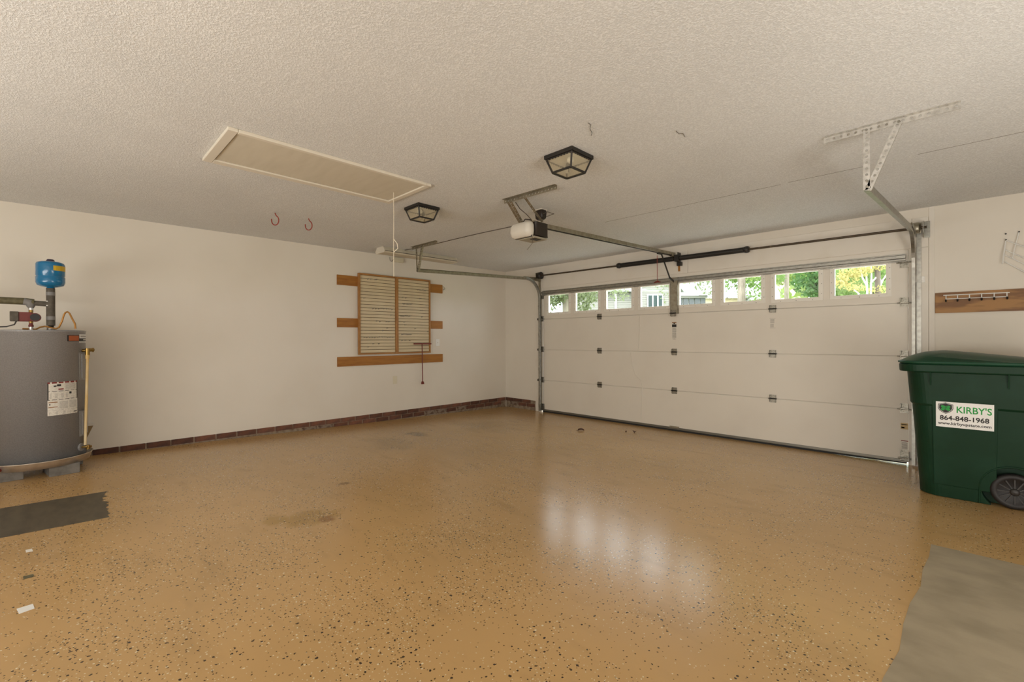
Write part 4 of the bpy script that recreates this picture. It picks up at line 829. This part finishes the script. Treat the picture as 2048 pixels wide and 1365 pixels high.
def house_a():
    D = 36.; z0 = 1.25; h = thing('house', 'white sided neighbouring house with gable and screened porch', 'house', (*HP(1290, 683, D).xy, z0))
    L0, L1, G0, G1, P1 = (HP(x, 683, D) for x in (1150, 1274, 1274, 1344, 1412)); ze = 5.05
    for a, b, off, zt in ((L0, L1, 0, ze), (G0, G1, -.8, 5.1), (G1, P1, 0, 3.0)):
        w = MB(); clap(w, a+fh*off, b+fh*off, z0, zt); w.build('siding_wall', 'siding', h)
    bk = MB()
    for a, b, off, zt in ((L0, L1, .1, ze), (G0, G1, -.7, 5.1), (G1, P1, .1, 4.7)):
        q = [a+fh*off, b+fh*off, b+fh*6, a+fh*6]; q = [V((v.x, v.y, z0)) for v in q]; bk.prism(list(reversed(q)), (0, 0, zt-z0))
    bk.build('house_core', 'housewhite', h)
    # gable triangle with boards
    gm = (G0+G1)/2; apex = 6.75; half = (G1-G0).length/2; w = MB(); k = 0
    while 5.1+k*.17 < apex-.1:
        za, zb = 5.1+k*.17, 5.1+(k+1)*.17; ha = half*(apex-za)/(apex-5.1); hb = half*(apex-zb)/(apex-5.1); c = gm-fh*.8
        q = [V((c.x, c.y, 0))-rh*ha-fh*.035+V((0, 0, za)), V((c.x, c.y, 0))+rh*ha-fh*.035+V((0, 0, za)), V((c.x, c.y, 0))+rh*hb-fh*.008+V((0, 0, zb)), V((c.x, c.y, 0))-rh*hb-fh*.008+V((0, 0, zb))]
        w.add(q+[v+fh*.05 for v in q], [(0, 1, 2, 3), (4, 7, 6, 5), (0, 4, 5, 1), (1, 5, 6, 2), (2, 6, 7, 3), (3, 7, 4, 0)]); k += 1
    w.build('gable_siding', 'siding', h)
    rf = MB(); c = V((gm.x, gm.y, 0))-fh*1.2
    for s in (-1, 1):
        q = [c+rh*s*(half+.5)+V((0, 0, 4.85)), c+V((0, 0, apex+.25)), c+fh*7+V((0, 0, apex+.25)), c+fh*7+rh*s*(half+.5)+V((0, 0, 4.85))]; rf.prism(q, (0, 0, .12))
    q = [V((L0.x, L0.y, 4.95))-rh*.4-fh*.6, V((L1.x, L1.y, 4.95))-fh*.6, V((L1.x, L1.y, 6.8))+fh*4, V((L0.x, L0.y, 6.8))-rh*.4+fh*4]; rf.prism(q, (0, 0, .12))
    q = [V((G1.x, G1.y, 4.98))-fh*.5-rh*.8, V((P1.x, P1.y, 4.62))-fh*.5+rh*.9, V((P1.x, P1.y, 5.3))+fh*4+rh*.2, V((G1.x, G1.y, 7.0))+fh*4-rh*.8]; rf.prism(q, (0, 0, .14))
    rf.build('roof', 'roof', h)
    tr_ = MB()
    for px in (1231,): a = HP(px, 683, D)-fh*.05; tr_.prism([V((a.x, a.y, z0))-rh*.08, V((a.x, a.y, z0))+rh*.08, V((a.x, a.y, z0))+rh*.08-fh*.05, V((a.x, a.y, z0))-rh*.08-fh*.05], (0, 0, ze-z0))
    tr_.build('corner_board', 'housewhite', h)
    wn = MB(); c = HP(1303.5, 683, D)-fh*.86
    fr_ = MB().prism([V((c.x, c.y, 3.0))-rh*.62, V((c.x, c.y, 3.0))+rh*.62, V((c.x, c.y, 3.0))+rh*.62-fh*.06, V((c.x, c.y, 3.0))-rh*.62-fh*.06], (0, 0, 1.72)).build('window_frame', 'housewhite', h)
    for k in (-1, 0, 1):
        cc = V((c.x, c.y, 3.12))+rh*k*.39-fh*.062; MB().prism([cc-rh*.14, cc+rh*.14, cc+rh*.14-fh*.02, cc-rh*.14-fh*.02], (0, 0, 1.5)).build('window_pane', 'houseglass', fr_)
    q0, q1 = HP(1346, 683, D)-fh*.10, HP(1413, 683, D)-fh*.10; MB().prism([V((q0.x, q0.y, 4.46)), V((q1.x, q1.y, 4.46)), V((q1.x, q1.y, 4.46))-fh*.1, V((q0.x, q0.y, 4.46))-fh*.1], (0, 0, .22)).build('porch_beam', 'siding', h)
    n = 5; a, b = HP(1354, 683, D)-fh*.06, HP(1411, 683, D)-fh*.06
    for k in range(n):
        p0, p1 = a.lerp(b, (k+.08)/n), a.lerp(b, (k+.92)/n); MB().prism([V((p0.x, p0.y, 3.0)), V((p1.x, p1.y, 3.0)), V((p1.x, p1.y, 3.0))-fh*.04, V((p0.x, p0.y, 3.0))-fh*.04], (0, 0, 1.45)).build('porch_screen', 'screen', h)
house_a()
def house_b():
    D = 46.; h = thing('house', 'tan neighbouring house with broad pale roof behind trunks', 'house', (*HP(1550, 683, D).xy, 2.0))
    a, b = HP(1400, 683, D), HP(1660, 683, D); q = [V((v.x, v.y, 1.8)) for v in (a, b, b+fh*9, a+fh*9)]; MB().prism(list(reversed(q)), (0, 0, 3.55)).build('wall', 'tanwall', h)
    rf = MB(); za, zr = 5.35, 7.2
    c = V((a.x, a.y, 0)); d = V((b.x, b.y, 0))
    rf.prism([c-fh*.7+V((0, 0, za)), d-fh*.7+V((0, 0, za)), d+fh*4.5-rh*4+V((0, 0, zr)), c+fh*4.5+V((0, 0, zr))], (0, 0, .15)); rf.build('roof', 'roof', h)
    g0, g1 = HP(1500, 683, D)-fh*2.5, HP(1570, 683, D)-fh*2.5; gm = (g0+g1)/2; hw = (g1-g0).length/2; c = V((gm.x, gm.y, 0))
    MB().prism([c-rh*hw+V((0, 0, 1.8)), c+rh*hw+V((0, 0, 1.8)), c+rh*hw+V((0, 0, 5.2)), c+V((0, 0, 7.0)), c-rh*hw+V((0, 0, 5.2))], fh*4).build('gable_wing', 'tanwall', h)
    rg = MB()
    for s in (-1, 1): rg.prism([c+rh*s*(hw+.5)-fh*.4+V((0, 0, 5.0)), c-fh*.4+V((0, 0, 7.15)), c+fh*5+V((0, 0, 7.15)), c+fh*5+rh*s*(hw+.5)+V((0, 0, 5.0))], (0, 0, .14))
    rg.build('gable_roof', 'roof', h)
house_b()
def leaves(mb, c, rad, n, size, rd):
    c = V(c)
    for _ in range(n):
        while True:
            q = V((rd.uniform(-1, 1), rd.uniform(-1, 1), rd.uniform(-1, 1)))
            if q.length < 1: break
        p_ = c + V((q.x*rad[0], q.y*rad[1], q.z*rad[2])); a = V((rd.gauss(0, 1), rd.gauss(0, 1), rd.gauss(0, .7))).normalized(); b = a.orthogonal().normalized()
        b = Matrix.Rotation(rd.uniform(0, 6.28), 3, a) @ b; e = a.cross(b); s = size*rd.uniform(.6, 1.3)
        mb.add([p_-b*s, p_+e*s*.45, p_+b*s, p_-e*s*.45], [(0, 1, 2, 3)])
def tree(name, label, px, depth, r, top, m_bark, crowns, seed, bend=0, group=None, branches=(), m_branch=None, high=()):
    rd = random.Random(seed); b = PX(px, 683, depth); b.z = gz(b); t = thing(name, label, 'tree', b, group)
    pts = [b+V((0, 0, (top-b.z)*k/6))+rh*(bend*(k/6)**2)+V((rd.uniform(-.03, .03), rd.uniform(-.03, .03), 0)) for k in range(7)]
    MB().tube(pts, [r*1.25]+[r*(1-.08*k) for k in range(6)], 12).build('trunk', m_bark, t)
    if branches:
        for pl in branches: MB().tube([PX(*q[:2], depth+(q[2] if len(q) > 2 else 0)) for q in pl], [.018*(1-.6*k/len(pl)) for k in range(len(pl))], 7).build('branch', m_branch or m_bark, t)
    for (ox, oy, hz_, rx, rz_, n_, m_l) in high:  # unseen upper crowns, added to block sky in the floor reflection
        mb = MB(); leaves(mb, (b.x+ox, b.y+oy, hz_), (rx, rx, rz_), n_, .17, rd); o = mb.build('foliage', m_l, t); o['kind'] = 'stuff'
    for m_leaf, cl in crowns:
        mb = MB()
        for (cx, cy, dd, rx, ry, n, sz) in cl: leaves(mb, PX(cx, cy, depth+dd), (rx, rx, ry), n, sz, rd)
        o = mb.build('foliage', m_leaf, t); o['kind'] = 'stuff'
    return t
tree('tree', 'olive leafy tree outside the windows farthest from the trash cart', 1132, 20, .17, 8, 'bark', [('leafolive', [(1104, 584, 0, .9, .62, 1500, .08), (1132, 575, .5, 1.1, .8, 1500, .08), (1163, 590, 0, .5, .8, 420, .085), (1188, 585, .5, .7, .45, 260, .085), (1100, 600, 0, .6, .6, 200, .09), (1172, 612, 0, .4, .6, 90, .09)])], 11)
tree('tree', 'slim tree with hanging sprays outside beside the house gable', 1150, 27, .12, 9, 'bark', [('leafolive', [(1225, 572, 0, .9, .8, 150, .10), (1240, 590, 0, .6, .45, 90, .10), (1328, 572, 0, .55, 1.0, 110, .10), (1420, 560, 0, 1.0, .9, 220, .11), (1400, 550, 0, 1.0, .6, 120, .11)])], 12)
tree('tree', 'thick grey tree trunk outside in front of the pale roof', 1485, 14, .125, 7.5, 'bark', [('leafgreen', [(1450, 545, 1, .7, .35, 320, .075), (1515, 548, 1, .9, .5, 520, .075), (1465, 565, 1, .5, .35, 120, .07), (1510, 578, 1, .6, .4, 120, .07)])], 13, high=((0, 0, 7.6, 2.6, 2.0, 2200, 'leafgreen'),))
tree('tree', 'slender grey tree trunk outside beyond the tan gable', 1574, 20, .10, 9, 'bark', [('leafbright', [(1555, 543, 4, 1.4, .55, 700, .10), (1600, 545, 4, 1.4, .6, 800, .10), (1625, 560, 4, .8, .5, 260, .10), (1560, 562, 4, .5, .25, 50, .10)])], 14, high=((0, 0, 9.5, 3.0, 2.6, 2200, 'leafgreen'),))
tree('tree', 'bright green leafy tree outside above the pale roof', 1660, 13, .10, 7, 'barkdark', [('leafdeep', [(1628, 560, 0, .55, .5, 420, .085), (1640, 580, 0, .35, .35, 260, .085), (1655, 545, 0, .6, .5, 300, .085)]), ('leafbright', [(1632, 570, 1, .4, .4, 260, .08)])], 15, high=((0, 0, 6.6, 2.4, 2.2, 2200, 'leafdeep'),))
tree('tree', 'yellow-green tree with pale bare branches outside by right track', 1757, 9, .055, 5.5, 'barkdark',
     [('leafyellow', [(1690, 557, 0, .24, .12, 200, .034), (1712, 545, 0, .30, .10, 240, .034), (1740, 535, 0, .32, .08, 220, .034), (1680, 568, 0, .20, .08, 110, .034), (1720, 577, .5, .25, .07, 90, .034), (1758, 580, 0, .22, .09, 90, .034), (1700, 572, 0, .2, .08, 60, .034)]),
      ('leafgreen', [(1680, 585, 1, .35, .16, 420, .05), (1690, 540, 2, .6, .25, 360, .06), (1735, 560, 2.5, .9, .40, 900, .05), (1770, 580, 1, .3, .2, 200, .05), (1775, 540, 2, .4, .2, 160, .05), (1710, 590, 1.5, .5, .15, 220, .05)])], 16,
     branches=[[(1735, 600), (1734, 575), (1733, 555), (1731, 532)], [(1734, 572), (1725, 556), (1722, 540)], [(1742, 600), (1742, 575), (1743, 550), (1742, 530)], [(1742, 566), (1750, 558), (1755, 552)], [(1752, 600), (1757, 580), (1766, 560), (1776, 545), (1782, 530)], [(1757, 582), (1762, 565), (1757, 548), (1758, 530)], [(1712, 595), (1718, 588), (1708, 580)]], m_branch='barkpale', high=((.2, .6, 5.6, 2.0, 1.7, 2200, 'leafyellow'),))
for k, (px, dp_, sd_, lab, cm) in enumerate(((1600, 58, 21, 'distant green tree line behind the pale roofs', 'leafbright'), (1740, 30, 22, 'distant green trees behind the yellow-green tree', 'leafbright'), (1455, 78, 23, 'distant green tree above the pale roof and trunk', 'leafgreen'))):
    tree('background_tree', lab, px, dp_, .25, 9, 'barkdark', [(cm, [(px-60, 540, 0, 4.0, 2.6, 700, .38), (px, 525, 0, 4.0, 2.2, 800, .38), (px+55, 545, 0, 3.6, 2.6, 700, .38)] + ([(px, 580, 1, 4, 2, 700, .28)] if k == 1 else []))], sd_, group='trees far behind the houses')
